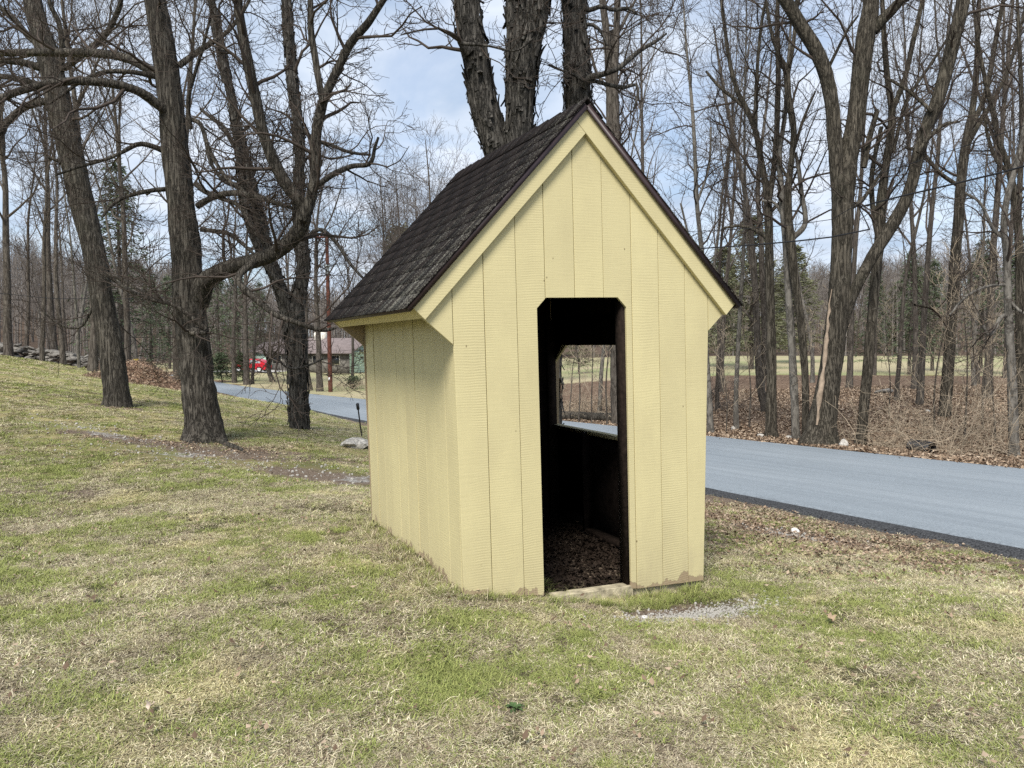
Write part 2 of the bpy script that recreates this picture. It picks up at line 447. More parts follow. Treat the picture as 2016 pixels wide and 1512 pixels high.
def blade_mat(name, dead):
    mt, nt, b = new_mat(name); g = G(nt)
    oi = g.n('ShaderNodeObjectInfo')
    p = oi.outputs['Location']; rnd = oi.outputs['Random']
    big, med = lawn_fields(g, p)
    tip = g.attr('tip'); vr = g.attr('vary')
    if dead:
        c = g.ramp(vr, [(0.0, (0.075, 0.055, 0.036)), (0.28, (0.20, 0.155, 0.095)), (0.55, (0.53, 0.465, 0.30)), (0.80, (0.80, 0.74, 0.53)), (0.805, (0.20, 0.24, 0.07)), (1.0, (0.30, 0.32, 0.11))])
        c = g.mix(g.ramp(med, [(0.35, 0.55), (0.55, 0.0)]), c, g.mix(vr, (0.10, 0.075, 0.055), (0.48, 0.39, 0.29)))
        c = g.mix(g.ramp(g.noise(p, 9.0, 3), [(0.6, 0.0), (0.70, 0.75)]), c, (0.15, 0.105, 0.08))
        c = g.mix(g.ramp(g.noise(g.scale(p, 1, 1, 0), 1.1, 3), [(0.52, 0.0), (0.66, 0.55)]), c, g.mix(vr, (0.34, 0.285, 0.115), (0.82, 0.735, 0.40)))
    else:
        c = g.mix(vr, (0.055, 0.090, 0.020), (0.25, 0.31, 0.08))
        c = g.mix(g.math('MULTIPLY', rnd, 0.45), c, (0.34, 0.34, 0.12))
        c = g.mix(g.math('MULTIPLY', tip, 0.35), c, (0.38, 0.36, 0.14))
    g.set(b.inputs['Base Color'], c)
    b.inputs['Roughness'].default_value = 0.75; b.inputs['Specular IOR Level'].default_value = 0.2
    return mt
M['straw'] = blade_mat('straw_blade', True)
M['green'] = blade_mat('green_blade', False)

def leaf_mat():
    mt, nt, b = new_mat('dead_leaf'); g = G(nt)
    vr = g.attr('vary')
    c = g.ramp(vr, [(0.0, (0.075, 0.045, 0.028)), (0.45, (0.18, 0.125, 0.082)), (0.8, (0.30, 0.22, 0.15)), (1.0, (0.45, 0.355, 0.26))])
    g.set(b.inputs['Base Color'], c); b.inputs['Roughness'].default_value = 0.75
    return mt
M['leaf'] = leaf_mat()
M['shade_leaf'] = plain('shade_darkened_leaf', (0.022, 0.0145, 0.010), 0.8, 0.2, 0, 0.6, 30)  # darkened copy of the dead leaves, indoor shade put into the colour

def asphalt_mat(name, edge):
    mt, nt, b = new_mat(name); g = G(nt)
    p = g.pos()
    n = g.noise(p, 55.0, 4, 0.75); n2 = g.noise(p, 1.3, 5, 0.6); n3 = g.noise(p, 14.0, 4, 0.7)
    dark = g.mix(g.ramp(n, [(0.38, 0.0), (0.68, 1.0)]), (0.016, 0.017, 0.019), (0.10, 0.104, 0.11))
    if edge: c = dark
    else:
        off = g.attr('off'); lane = g.attr('lane')
        c = g.mix(g.ramp(n, [(0.3, 0.0), (0.7, 1.0)]), (0.130, 0.154, 0.174), (0.285, 0.322, 0.352))
        c = g.mix(g.ramp(n2, [(0.4, 0.0), (0.7, 0.4)]), c, (0.180, 0.207, 0.230))
        c = g.mix(g.math('MULTIPLY', g.ramp(n3, [(0.4, 0.0), (0.65, 1.0)]), 0.25), c, (0.30, 0.335, 0.362))
        c = g.mix(g.math('MULTIPLY', lane, 0.3), c, (0.305, 0.338, 0.362))
        cv = g.n('ShaderNodeCombineXYZ'); g.set(cv.inputs[0], g.math('MULTIPLY', off, 5.5)); g.set(cv.inputs[1], g.math('MULTIPLY', g.attr('along'), 0.22))
        st = g.noise(cv.outputs[0], 1.0, 5, 0.65, 0.4)
        c = g.mix(g.ramp(st, [(0.35, 0.55), (0.55, 0.0)]), c, (0.165, 0.19, 0.212))
        spots = g.ramp(g.noise(p, 22.0, 3, 0.8), [(0.66, 0.0), (0.72, 0.6)])
        c = g.mix(spots, c, (0.09, 0.10, 0.11))
        rag = g.math('ADD', g.math('MULTIPLY', g.noise(p, 7.0, 6, 0.75), 0.55), g.math('MULTIPLY', n, 0.35))
        e = g.math('SUBTRACT', g.math('MULTIPLY', g.math('SUBTRACT', g.math('MULTIPLY', off, -1.0), 2.33), 0.95), g.math('SUBTRACT', rag, 0.45))
        c = g.mix(g.ramp(e, [(0.22, 0.0), (0.52, 1.0)]), c, dark)
    g.set(b.inputs['Base Color'], c)
    b.inputs['Roughness'].default_value = 0.95 if edge else 0.6
    b.inputs['Specular IOR Level'].default_value = 0.1 if edge else 0.4
    g.bump(n, 0.8 if edge else 0.3, 0.01, b)
    return mt
M['asphalt'] = asphalt_mat('asphalt', False)
M['asphalt_edge'] = asphalt_mat('asphalt_edge', True)
M['needle'] = plain('needle_green', (0.080, 0.105, 0.058), 0.8, 0.15, 0, 0.5, 1.2)
M['needle_b'] = plain('needle_olive', (0.125, 0.130, 0.075), 0.8, 0.15, 0, 0.5, 1.2)
M['stone'] = plain('field_stone', (0.155, 0.145, 0.13), 0.9, 0.15, 0, 0.55, 3.0, 0.5)
M['stone_w'] = plain('pale_stone', (0.40, 0.38, 0.345), 0.9, 0.15, 0, 0.35, 7.0, 0.5)
M['stone_c'] = plain('chalky_stone', (0.62, 0.60, 0.57), 0.85, 0.15, 0, 0.2, 12.0, 0.4)
M['gravel'] = plain('gravel_stone', (0.34, 0.325, 0.295), 0.9, 0.2, 0, 0.5, 9.0, 0.3)
M['black'] = plain('black_plastic', (0.012, 0.012, 0.014), 0.5, 0.4, 0, 0.2)

# ------------------------------------------------------------------ terrain
# road centre line (x, y, z)
RD = np.array([(9.7, 1.2, 0.0), (7.0, 6.7, -0.28), (4.51, 11.79, -0.52), (2.07, 16.8, -0.74), (-0.4, 21.8, -0.95), (-2.8, 26.8, -1.16), (-5.3, 31.8, -1.37),
               (-7.7, 36.8, -1.57), (-10.5, 42.2, -1.78), (-14.2, 48.0, -1.95), (-19.5, 55.0, -2.05), (-26.5, 64, -2.05), (-35, 76, -1.95), (-48, 95, -1.8), (-62, 118, -1.6), (-75, 140, -1.5)])
RD = np.vstack([[(14.6, -8.8, 0.45)], RD])
RDp = resample(RD, 420)
RDt = norm(np.gradient(RDp, axis=0)); RDn = norm(np.stack([RDt[:, 1], -RDt[:, 0], 0 * RDt[:, 0]], 1))   # right-hand side, away from the camera lawn
HALF = 2.66
RDp[:, :2] += RDn[:, :2] * 0.64
def road_query(x, y):
    """signed distance to the road centre (positive beyond the road) and road height."""
    sh = x.shape; x = x.ravel(); y = y.ravel()
    d = np.empty(len(x)); z = np.empty(len(x))
    for a in range(0, len(x), 20000):
        dx = x[a:a + 20000, None] - RDp[None, :, 0]; dy = y[a:a + 20000, None] - RDp[None, :, 1]
        k = np.argmin(dx * dx + dy * dy, 1); ii = np.arange(len(k))
        sd = dx[ii, k] * RDn[k, 0] + dy[ii, k] * RDn[k, 1]
        dist = np.sqrt(dx[ii, k]**2 + dy[ii, k]**2)
        d[a:a + 20000] = np.sign(sd) * dist; z[a:a + 20000] = RDp[k, 2]
    return d.reshape(sh), z.reshape(sh)
CTRL = np.array([
 (0,0,0),(-3,0,.05),(3,0,.02),(0,3,.01),(0,-8,0),(-8,-8,.3),(8,-6,.3),(-.35,4.6,.03),(1.36,5.4,-.17),(.79,5.12,-.15),(.47,4.97,-.105),(.2,4.85,-.06),(.75,5.9,-.13),(-1.27,6.73,.04),(.4,7.5,-.12),(-3.8,5.74,.05),(-6.3,9.5,.2),
 (-9,13.5,.51),(-12.6,19,.84),(-18,27,1.12),(-14,24,.62),(-18.3,33,.5),(-24,37,.85),(-16,30,.45),(-4.8,12,.06),(-8.2,16,.28),(-4.1,15,-.12),(-6.5,21,-.2),(-11,25.5,.0),(-10,30,-.7),(-13,36,-1.0),
 (2.66,4,0),(4,5.6,-.18),(2.6,7.6,-.32),(4.4,6.6,-.30),(2.4,10.4,-.5),(-1,17,-.78),(-3.6,23,-.98),(-8,33,-1.4),(-12,42,-1.75),
 (8,12.4,-.62),(7.3,14,-.72),(6,18,-.85),(10,15,-.8),(9,22,-.62),(14,20,-.55),(12,28,-.6),(20,40,-.65),(5,35,-1.0),(0,50,-1.25),(40,20,0),(25,12,-.2),(40,50,-.6),(-9,50,-2.0),(-20,64,-2.2),(-20,95,-2.2),(-8,75,-2.0),
 (10,100,-1),(40,95,-.6),(80,60,0),(-40,60,.2),(-60,45,3),(-40,34,1.5),(-30,20,2.0),(-50,10,3.2),(-60,95,0.5),(60,110,-.5),(0,120,-1.4),(-20,120,-2),(90,10,1.0),(60,-20,1),(-60,-20,3)], float)
def tps_fit(C):
    n = len(C); X = C[:, :2]
    d = np.linalg.norm(X[:, None] - X[None], axis=-1)
    Kk = np.where(d > 0, d**2 * np.log(d + 1e-12), 0) + 0.02 * np.eye(n)
    Pm = np.hstack([np.ones((n, 1)), X])
    A = np.block([[Kk, Pm], [Pm.T, np.zeros((3, 3))]])
    return np.linalg.solve(A, np.concatenate([C[:, 2], np.zeros(3)]))
TW = tps_fit(CTRL)
def sstep(a, b, x):
    t = np.clip((x - a) / (b - a), 0, 1); return t * t * (3 - 2 * t)
def terrain(x, y, road=True):
    x = np.asarray(x, float); y = np.asarray(y, float); sh = x.shape
    xf, yf = x.ravel(), y.ravel()
    out = np.empty(len(xf))
    for a in range(0, len(xf), 20000):
        dx = xf[a:a + 20000, None] - CTRL[None, :, 0]; dy = yf[a:a + 20000, None] - CTRL[None, :, 1]
        d2 = dx * dx + dy * dy
        out[a:a + 20000] = (0.5 * d2 * np.log(d2 + 1e-12)) @ TW[:-3] + TW[-3] + TW[-2] * xf[a:a + 20000] + TW[-1] * yf[a:a + 20000]
    r = np.hypot(xf, yf)
    far = sstep(95, 135, r)
    z = out * (1 - far) + np.clip(out, -1.8, 1.5) * 0 * far - 1.0 * far
    azm = np.degrees(np.arctan2(xf, yf))
    hh = 12 + 6 * sstep(-22, -34, azm) - 7 * np.exp(-((azm + 15) / 9.0)**2) + 2.5 * np.sin(azm * 0.23 + 1) + 1.2 * np.sin(azm * 0.71)
    hh = np.where(np.abs(azm) > 90, 8, hh)
    z = z + sstep(120, 265, r) * hh
    if road:
        d, rz = road_query(xf, yf)
        w = 1 - sstep(HALF + 0.45, HALF + 2.2, np.abs(d))
        z = z * (1 - w) + (rz - 0.05) * w
    z = z + 0.018 * np.sin(xf * 2.1 + np.sin(yf * 1.3)) * np.sin(yf * 1.9 + 0.7) * (r < 60)
    return z.reshape(sh)
def zt(x, y): return float(terrain(np.array([x]), np.array([y]))[0])

def grow_axis(lo, hi, flo, fhi, step, g=1.13):
    a = list(np.arange(flo, fhi + 1e-6, step))
    s = step; x = a[-1]
    while x < hi: s = min(s * g, 30); x += s; a.append(x)
    s = step; x = a[0]
    while x > lo: s = min(s * g, 30); x -= s; a.insert(0, x)
    return np.array(a)
gx = grow_axis(-520, 520, -14, 14, 0.22); gy = grow_axis(-60, 520, -1, 26, 0.22)
GX, GY = np.meshgrid(gx, gy)
GZ = terrain(GX, GY)
GD, _ = road_query(GX, GY)
nx_, ny_ = len(gx), len(gy)
V = np.stack([GX, GY, GZ], -1).reshape(-1, 3)
ii = np.arange(ny_ - 1)[:, None] * nx_ + np.arange(nx_ - 1)[None, :]
QD = np.stack([ii, ii + 1, ii + nx_ + 1, ii + nx_], -1).reshape(-1, 4)
RR = np.hypot(GX, GY)
def blob(x, y, cx, cy, rx, ry, rot=0.0):
    c, s = math.cos(rot), math.sin(rot); dx, dy = x - cx, y - cy
    return np.clip(1.25 - np.hypot((dx * c + dy * s) / rx, (-dx * s + dy * c) / ry) * 0.75, 0, 1.2)
GRAVEL = [(1.2, 4.76, 0.58, 0.16, 0.40), (2.9, 7.75, 0.5, 0.3, -0.5), (4.75, 5.75, 0.6, 0.3, -1.0), (-4.6, 10.5, 1.2, 0.45, -0.1), (-2.0, 9.3, 1.1, 0.6, -0.5), (-6.3, 11.8, 1.2, 0.35, -0.35)]
SOILB = [(2.2, 8.6, 1.9, 0.75, -1.1), (3.3, 7.2, 1.2, 0.38, -1.05), (2.0, 7.2, 0.8, 0.4, -0.6), (0.95, 4.84, 0.5, 0.16, 0.4), (-4.0, 11.2, 2.2, 0.7, -0.15), (-3.7, 10.9, 0.9, 0.5, -0.4), (-4.7, 7.7, 0.8, 0.28, 0.1), (-8.0, 15.7, 0.9, 0.5, 0), (-1.0, 6.0, 0.1, 0.9, 0.43), (0.1, 6.4, 1.0, 1.2, 0.43), (-2.4, 9.4, 1.3, 0.45, -0.45), (-5.6, 11.4, 1.7, 0.38, -0.2)]
def zones(x, y):
    d, _ = road_query(x, y); r = np.hypot(x, y)
    gr = np.zeros_like(x); so = np.zeros_like(x)
    for q_, bb in enumerate(GRAVEL): gr = np.maximum(gr, blob(x, y, *bb) * (0.60 if q_ < 3 else 0.46))
    for bb in SOILB: so = np.maximum(so, blob(x, y, *bb) * 0.8)
    so = np.maximum(so, (1 - sstep(0, 0.7, np.abs(d) - HALF - 0.2)) * (d < 0) * 0.9)
    beyond = d > HALF - 0.3
    fieldline = 46 + 4 * np.sin(x * 0.12)
    right = sstep(-4, 3, x - 0.0)
    litter = np.where(beyond & (y < 200), sstep(2, -2, y - fieldline) * sstep(-14, -6, x + (y - 45) * 0.25), 0.0)
    # wooded side behind the stone wall, and the bare verge by the mound
    wallside = (~beyond) & (x < -9) & (y > 25 + 0.0 * x)
    wl = sstep(-1.0, 1.2, y - (31.6 - (x + 18) * 0.25)) * sstep(-8.5, -11, x)
    litter = np.maximum(litter, np.where(wallside, wl, 0))
    field = np.where(beyond & (litter < 0.5), 1.0, 0.0) * sstep(30, 36, y)
    hill = sstep(112, 122, r) * 1.2
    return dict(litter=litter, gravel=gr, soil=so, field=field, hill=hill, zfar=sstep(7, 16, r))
ZN = zones(GX, GY)
fc = V[QD].mean(1); fd, _ = road_query(fc[:, 0], fc[:, 1])
fr = np.hypot(fc[:, 0], fc[:, 1])
fz = zones(fc[:, 0], fc[:, 1])
cls = np.where(fr > 117, 3, np.where(fz['litter'] > 0.5, 1, np.where((fd > 0), 2, 0)))
for k, (nm, lab) in enumerate([('lawn', 'patchy winter lawn of straw and green grass around the shelter'), ('forest_floor', 'brown leaf-strewn floor of the bare wood'),
                               ('field', 'pale mown field behind the trees'), ('hill', 'wooded hills rising in the distance')]):
    sel = QD[cls == k]
    used, inv = np.unique(sel, return_inverse=True)
    me = mesh_np(nm, V[used], inv.reshape(-1, 4))
    for an, arr in ZN.items():
        at_ = me.attributes.new(an, 'FLOAT', 'POINT'); at_.data.foreach_set('value', arr.ravel()[used].astype(np.float32))
    o = link(nm, me, M['ground']); tag(o, lab, kind='structure')

# road: crowned top and a ragged dark shoulder on both edges
def ribbon(name, offs, dz, mat, lab, jit=0.0, lane=False):
    K = len(RDp); nO = len(offs)
    j = RNG.normal(0, 1, (K, nO)); j = (j + np.roll(j, 1, 0) + np.roll(j, 2, 0)) / 3
    offm = np.array(offs)[None, :] + j * np.array(jit)[None, :]
    Vv = RDp[:, None, :] + RDn[:, None, :] * offm[..., None]
    Vv[..., 2] += np.array(dz)[None, :]
    a = np.arange(K - 1)[:, None] * nO + np.arange(nO - 1)[None, :]
    Qq = np.stack([a, a + 1, a + nO + 1, a + nO], -1).reshape(-1, 4)
    me = mesh_np(name, Vv.reshape(-1, 3), Qq)
    if lane:
        lv = np.exp(-((np.abs(offm) - 1.1) / 0.5)**2)
        at_ = me.attributes.new('lane', 'FLOAT', 'POINT'); at_.data.foreach_set('value', lv.ravel().astype(np.float32))
        al_ = np.repeat(np.concatenate([[0], np.cumsum(np.linalg.norm(np.diff(RDp, axis=0), axis=1))])[:, None], nO, 1)
        at_ = me.attributes.new('along', 'FLOAT', 'POINT'); at_.data.foreach_set('value', al_.ravel().astype(np.float32))
        at_ = me.attributes.new('off', 'FLOAT', 'POINT'); at_.data.foreach_set('value', offm.ravel().astype(np.float32))
    o = link(name, me, mat); tag(o, lab, kind='structure'); return o
offs = [-2.64, -2.54, -1.8, -1.15, -0.5, 0, 0.5, 1.15, 1.8, 2.54, 2.64]
ribbon('road', offs, [0.035 - 0.008 * abs(o_) - (0.012 if abs(o_) > 2.6 else 0) for o_ in offs], M['asphalt'], 'narrow blue-grey asphalt lane passing behind the shelter', [0.03, 0.01] + [0] * 7 + [0.01, 0.03], True)
ribbon('road_shoulder', [-2.86, -2.80, -2.72, -2.625], [-0.09, -0.035, -0.006, 0.005], M['asphalt_edge'], 'coarse black asphalt edge of the lane beside the lawn', [0.05, 0.04, 0.02, 0.0])
ribbon('road_shoulder', [2.625, 2.70, 2.80], [0.005, -0.02, -0.09], M['asphalt_edge'], 'dark asphalt edge of the lane beside the wood', [0.0, 0.02, 0.03])

# ------------------------------------------------------------------ the shelter
U = np.array([0.90705301, 0.42048115, 0.02122368]); VV = np.array([-0.42046757, 0.907292, -0.0053152]); W_ = np.array([-0.02149102, -0.00410271, 0.99976062])
B0 = np.array([-0.3004, 4.6412, 0.0])
shed = empty('bus_shelter', label='small cream-yellow board shelter with a steep dark shingled roof and open doorway', cat='shelter')
mm = Matrix.Identity(4)
for i in range(3): mm[i][0], mm[i][1], mm[i][2], mm[i][3] = U[i], VV[i], W_[i], B0[i]
shed.matrix_world = mm
def S(a, b, c): return B0 + a * U + b * VV + c * W_
WD, DP = 1.828, 2.215
RM, APU = 1.047, 0.914
def ztop(u): return 3.066 - RM * abs(u - APU)
EAVE = 1.2
EL, ER = APU - EAVE, APU + EAVE
def solid(name, poly, fn, th, mat, parent, n_flip=False, foot=None, bevel=0.0):
    """prism: 2D polygon -> fn(a, b, depth) with depth 0..th"""
    n = len(poly)
    V = [fn(a, b, 0.0) for a, b in poly] + [fn(a, b, th) for a, b in poly]
    bm = bmesh.new()
    vs = [bm.verts.new(v) for v in V]
    bm.faces.new(vs[:n]); bm.faces.new(vs[n:][::-1])
    for i in range(n):
        j = (i + 1) % n
        bm.faces.new([vs[i], vs[i + n], vs[j + n], vs[j]])
    bmesh.ops.recalc_face_normals(bm, faces=bm.faces)
    if bevel: bmesh.ops.bevel(bm, geom=bm.edges[:], offset=bevel, segments=1, affect='EDGES', clamp_overlap=True)
    bmesh.ops.triangulate(bm, faces=[f for f in bm.faces if len(f.verts) > 4])
    if foot is not None:
        # subdivide low part so the height-above-foot attribute is linear enough
        pass
    me = bpy.data.meshes.new(name); bm.to_mesh(me); bm.free()
    if foot is not None:
        at_ = me.attributes.new('foot', 'FLOAT', 'POINT')
        at_.data.foreach_set('value', np.array([v.co.z - foot(v.co) for v in me.vertices], np.float32))
    return link(name, me, mat, parent)

D0, D1, DH, DC = 0.551, 1.217, 1.857, 0.066
def base_f(u):   # board feet follow the sloping ground
    return float(np.interp(u, [0, 0.207, 0.556, 1.224, 1.24, 1.828], [0.045, 0.005, -0.055, -0.075, -0.125, -0.158]))
def lower(u):
    if u < 0: return 1.561 + (1.812 - 1.561) * (-u) / (-EL)
    if u > WD: return 1.561 + (1.812 - 1.561) * (u - WD) / (ER - WD)
    return base_f(u)
front_fn = lambda a, b, d: (a, d, b)
def front_poly(a, b):
    """outline of one front board between u=a and u=b"""
    low = []
    us = sorted(set([a, b] + [x for x in (0.0, 0.207, 0.556, 1.224, 1.24, WD) if a < x < b]))
    for x in us: low.append((x, lower(x)))
    # doorway cut
    pts = []
    if b <= D0 or a >= D1: pts = low
    else:
        if a < D0: pts += [(a, lower(a)), (D0, lower(D0 - 1e-3)), (D0, DH - DC), (D0 + DC, DH)] if b > D0 + DC else [(a, lower(a)), (D0, lower(D0 - 1e-3)), (D0, DH - DC), (b, DH - DC + (b - D0))]
        else:
            pts += [(a, DH - max(0, D0 + DC - a))]
            if a < D0 + DC < b: pts.append((D0 + DC, DH))
        if b > D1: pts += ([(D1 - DC, DH)] if a < D1 - DC else []) + [(D1, DH - DC), (D1, lower(D1 + 0.02)), (b, lower(b))]
        elif b > D0 + DC:
            if a < D1 - DC < b: pts.append((D1 - DC, DH))
            pts += [(b, DH - max(0, b - (D1 - DC)))]
    top = [(b, ztop(b))] + ([(APU, ztop(APU))] if a < APU < b else []) + [(a, ztop(a))]
    return pts + top
SE = [EL + 0.004, -0.017, 0.190, 0.410, 0.612, 0.826, 1.042, 1.262, 1.478, 1.697, 1.897, ER - 0.004]
for i in range(len(SE) - 1):
    a, b = SE[i] + 0.0022, SE[i + 1] - 0.0022
    th = 0.021 + RNG.uniform(0, 0.0025)
    poly = front_poly(a, b)
    # a board straddling the wall corner: outline has a corner at u=0 / WD
    o = solid('board', poly, lambda u, z, d, t=th: (u, 0.021 - t + d, z), th, M['front'], shed, foot=lambda c: base_f(c.x), bevel=0.0016)
# refine the foot attribute: long boards are triangulated, so drive peeling by height in a second way
# left wall
SV = [0.0235, 0.224, 0.428, 0.649, 0.853, 1.09, 1.294, 1.50, 1.713, 1.935, DP - 0.024]
def base_l(v): return float(np.interp(v, [0, 0.4, 0.74, 1.13, 1.64, 2.3], [0.045, 0.042, 0.072, 0.065, 0.036, 0.055]))
for i in range(len(SV) - 1):
    a, b = SV[i] + RNG.uniform(0.0015, 0.005), SV[i + 1] - RNG.uniform(0.0015, 0.005)
    th = 0.021 + RNG.uniform(-0.003, 0.003)
    poly = [(a, base_l(a)), (b, base_l(b)), (b, 1.79), (a, 1.79)]
    solid('board', poly, lambda v, z, d, t=th: (0.021 - t + d, v, z), th, M['side'], shed, foot=lambda c: base_l(c.y), bevel=0.0016)
# right wall with the long window opening
WV0, WV1, WZ0, WZ1, WC = 0.34, 2.17, 0.775, 1.525, 0.18
SVR = [0.0235, 0.235, 0.445, 0.655, 0.865, 1.075, 1.285, 1.495, 1.705, 1.915, DP - 0.024]
def base_r(v): return -0.20 - 0.0 * v
for i in range(len(SVR) - 1):
    a, b = SVR[i] + 0.0015, SVR[i + 1] - 0.0015
    fn = lambda v, z, d: (WD - 0.021 + d, v, z)
    cuts_lo = lambda v: WZ0
    def wtop(v):
        return WZ1 - max(0, WV0 + WC - v) - max(0, v - (WV1 - WC))
    lo_v, hi_v = max(a, WV0), min(b, WV1)
    if a < WV0 < b:
        poly = [(a, base_r(a)), (b, base_r(b)), (b, WZ0), (WV0, WZ0), (WV0, wtop(WV0)), (b, wtop(b)), (b, 1.79), (a, 1.79)]
        solid('board', poly, fn, 0.021, M['side'], shed, foot=lambda c: base_r(c.y))
    elif a < WV1 < b:
        poly = [(a, base_r(a)), (b, base_r(b)), (b, 1.79), (a, 1.79), (a, wtop(a)), (WV1, wtop(WV1)), (WV1, WZ0), (a, WZ0)]
        solid('board', poly, fn, 0.021, M['side'], shed, foot=lambda c: base_r(c.y))
    else:
        solid('board', [(a, base_r(a)), (b, base_r(b)), (b, WZ0), (a, WZ0)], fn, 0.021, M['side'], shed, foot=lambda c: base_r(c.y))
        tp = [(a, wtop(a)), (b, wtop(b))]
        if a < WV0 + WC < b: tp.insert(1, (WV0 + WC, WZ1))
        if a < WV1 - WC < b: tp.insert(1, (WV1 - WC, WZ1))
        solid('board', tp + [(b, 1.79), (a, 1.79)], fn, 0.021, M['side'], shed, foot=lambda c: base_r(c.y))
# back wall
for i in range(len(SE) - 1):
    a, b = SE[i] + 0.0015, SE[i + 1] - 0.0015
    us = sorted(set([a, b] + [x for x in (0.0, WD) if a < x < b]))
    lowp = [(x, lower(x) if (x < 0 or x > WD) else -0.12 - 0.1 * x / WD) for x in us]
    top = [(b, ztop(b) - 0.002)] + ([(APU, ztop(APU) - 0.002)] if a < APU < b else []) + [(a, ztop(a) - 0.002)]
    solid('board', lowp + top, lambda u, z, d: (u, DP - 0.021 + d, z), 0.021, M['front'], shed, foot=lambda c: c.z + 1)
# trim: rake boards (right one runs to the peak, left one butts against it), proud of the wall
RWID = 0.117 / math.cos(math.atan(RM))      # vertical width
def zlow(u): return ztop(u) - RWID
fn_r = lambda u, z, d: (u, -0.034 - 0.0016 + d * 1.6, z)
# right: from the peak down to the eave end, cut square
ca, sa = math.cos(math.atan(RM)), math.sin(math.atan(RM))
wv = 0.117
def along_r(s, off): return (APU + s * ca - off * sa, ztop(APU) - s * sa - off * ca)      # off measured down, square to the slope
def along_l(s, off): return (APU - s * ca + off * sa, ztop(APU) - s * sa - off * ca)
SL = (ER - APU) / ca
wt_ = wv / math.tan(2 * math.atan(1 / RM)) if False else 0
pk = (APU, ztop(APU))
# point on left slope's top edge where the right board's lower edge line (extended up) meets it
def meet():
    # right board lower edge: z = zlow(u) for u<APU extended with right slope
    # ztop_right_ext(u) = 3.066 - RM*(u-APU) ; lower = that - RWID ; left top: 3.066 + RM*(u-APU)
    u = APU - RWID / (2 * RM); return (u, ztop(u))
mt_ = meet()
solid('rake_board', [pk, along_r(SL, 0.0), along_r(SL, wv), (APU, pk[1] - RWID), mt_], fn_r, 0.021, M['trim'], shed, bevel=0.002)
solid('rake_board', [(mt_[0] - 0.001, mt_[1] - 0.001), (APU - 0.002, pk[1] - RWID), along_l(SL, wv), along_l(SL, 0.0)], fn_r, 0.0205, M['trim'], shed, bevel=0.002)
fn_b = lambda u, z, d: (u, DP + 0.0015 + d, z)
solid('rake_board', [pk, along_r(SL, 0.0), along_r(SL, wv), (APU, pk[1] - RWID), mt_], fn_b, 0.021, M['trim'], shed, bevel=0.002)
solid('rake_board', [(mt_[0] - 0.001, mt_[1] - 0.001), (APU - 0.002, pk[1] - RWID), along_l(SL, wv), along_l(SL, 0.0)], fn_b, 0.020, M['trim'], shed, bevel=0.002)
# eave fascia boards, tilted square to the roof, between front and back gables
def fascia(left):
    e = EL if left else ER; sgn = -1 if left else 1
    # follows the ear cut from (EL,1.812) towards the wall
    dx, dz = (0 - EL, 1.561 - 1.812); L = math.hypot(dx, dz); dx /= L; dz /= L
    wf = 0.108
    p0 = (EL + 0.004, 1.812 - 0.003); p1 = (p0[0] + dx * wf, p0[1] + dz * wf)
    nx, nz = -dz, dx      # inward normal
    if nx < 0: nx, nz = -nx, -nz
    q = [p0, p1, (p1[0] + nx * 0.02, p1[1] + nz * 0.02), (p0[0] + nx * 0.02, p0[1] + nz * 0.02)]
    if not left: q = [(2 * APU - x, z) for x, z in q]
    solid('fascia_board', q, lambda u, z, d: (u, 0.0215 + d, z), DP - 0.043, M['trim'], shed, bevel=0.0015)
fascia(True); fascia(False)
# sole plate seen under the doorway and under the right-hand front boards
solid('sill_plate', [(0.62, -0.17), (1.235, -0.19), (1.235, -0.100), (0.62, -0.072)], lambda u, z, d: (u, 0.002 + d, z), 0.085, M['sill_wood'], shed, bevel=0.004)
solid('skirt_board', [(1.25, -0.22), (1.80, -0.24), (1.80, -0.15), (1.25, -0.12)], lambda u, z, d: (u, 0.024 + d, z), 0.03, M['sill_wood'], shed)
solid('skirt_board', [(0.05, -0.30), (DP - 0.05, -0.30), (DP - 0.05, -0.12), (0.05, -0.12)], lambda v, z, d: (WD - 0.05 + d, v, z), 0.028, M['sill_wood'], shed)
# inner framing
def post(u0_, v0_, w, d, z0, z1, mat=M['stud'], name='stud'):
    b = Buf(); b.box((u0_, v0_, z0), (u0_ + w, v0_ + d, z1)); return b.obj(name, mat, shed, False)
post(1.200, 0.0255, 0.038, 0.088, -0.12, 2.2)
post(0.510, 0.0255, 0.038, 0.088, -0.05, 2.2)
for v in (0.03, 0.75, 1.47, DP - 0.11): post(0.026, v, 0.085, 0.038, -0.1, 1.75, M['shade_wood']); post(WD - 0.115, v, 0.085, 0.038, -0.15, WZ0 - 0.01 if 0.4 < v < 2 else 1.75, M['shade_wood'])
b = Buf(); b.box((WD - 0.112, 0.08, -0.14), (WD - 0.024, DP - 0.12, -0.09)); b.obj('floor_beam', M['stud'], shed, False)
b = Buf(); b.box((WD - 0.075, WV0 - 0.05, WZ0 - 0.03), (WD - 0.003, WV1 + 0.02, WZ0 - 0.001)); b.obj('window_sill', M['trim'], shed, False)
b = Buf(); b.box((WD - 0.060, WV1 + 0.001, WZ0), (WD - 0.0225, WV1 + 0.02, WZ1 - WC)); b.obj('window_jamb', M['trim'], shed, False)
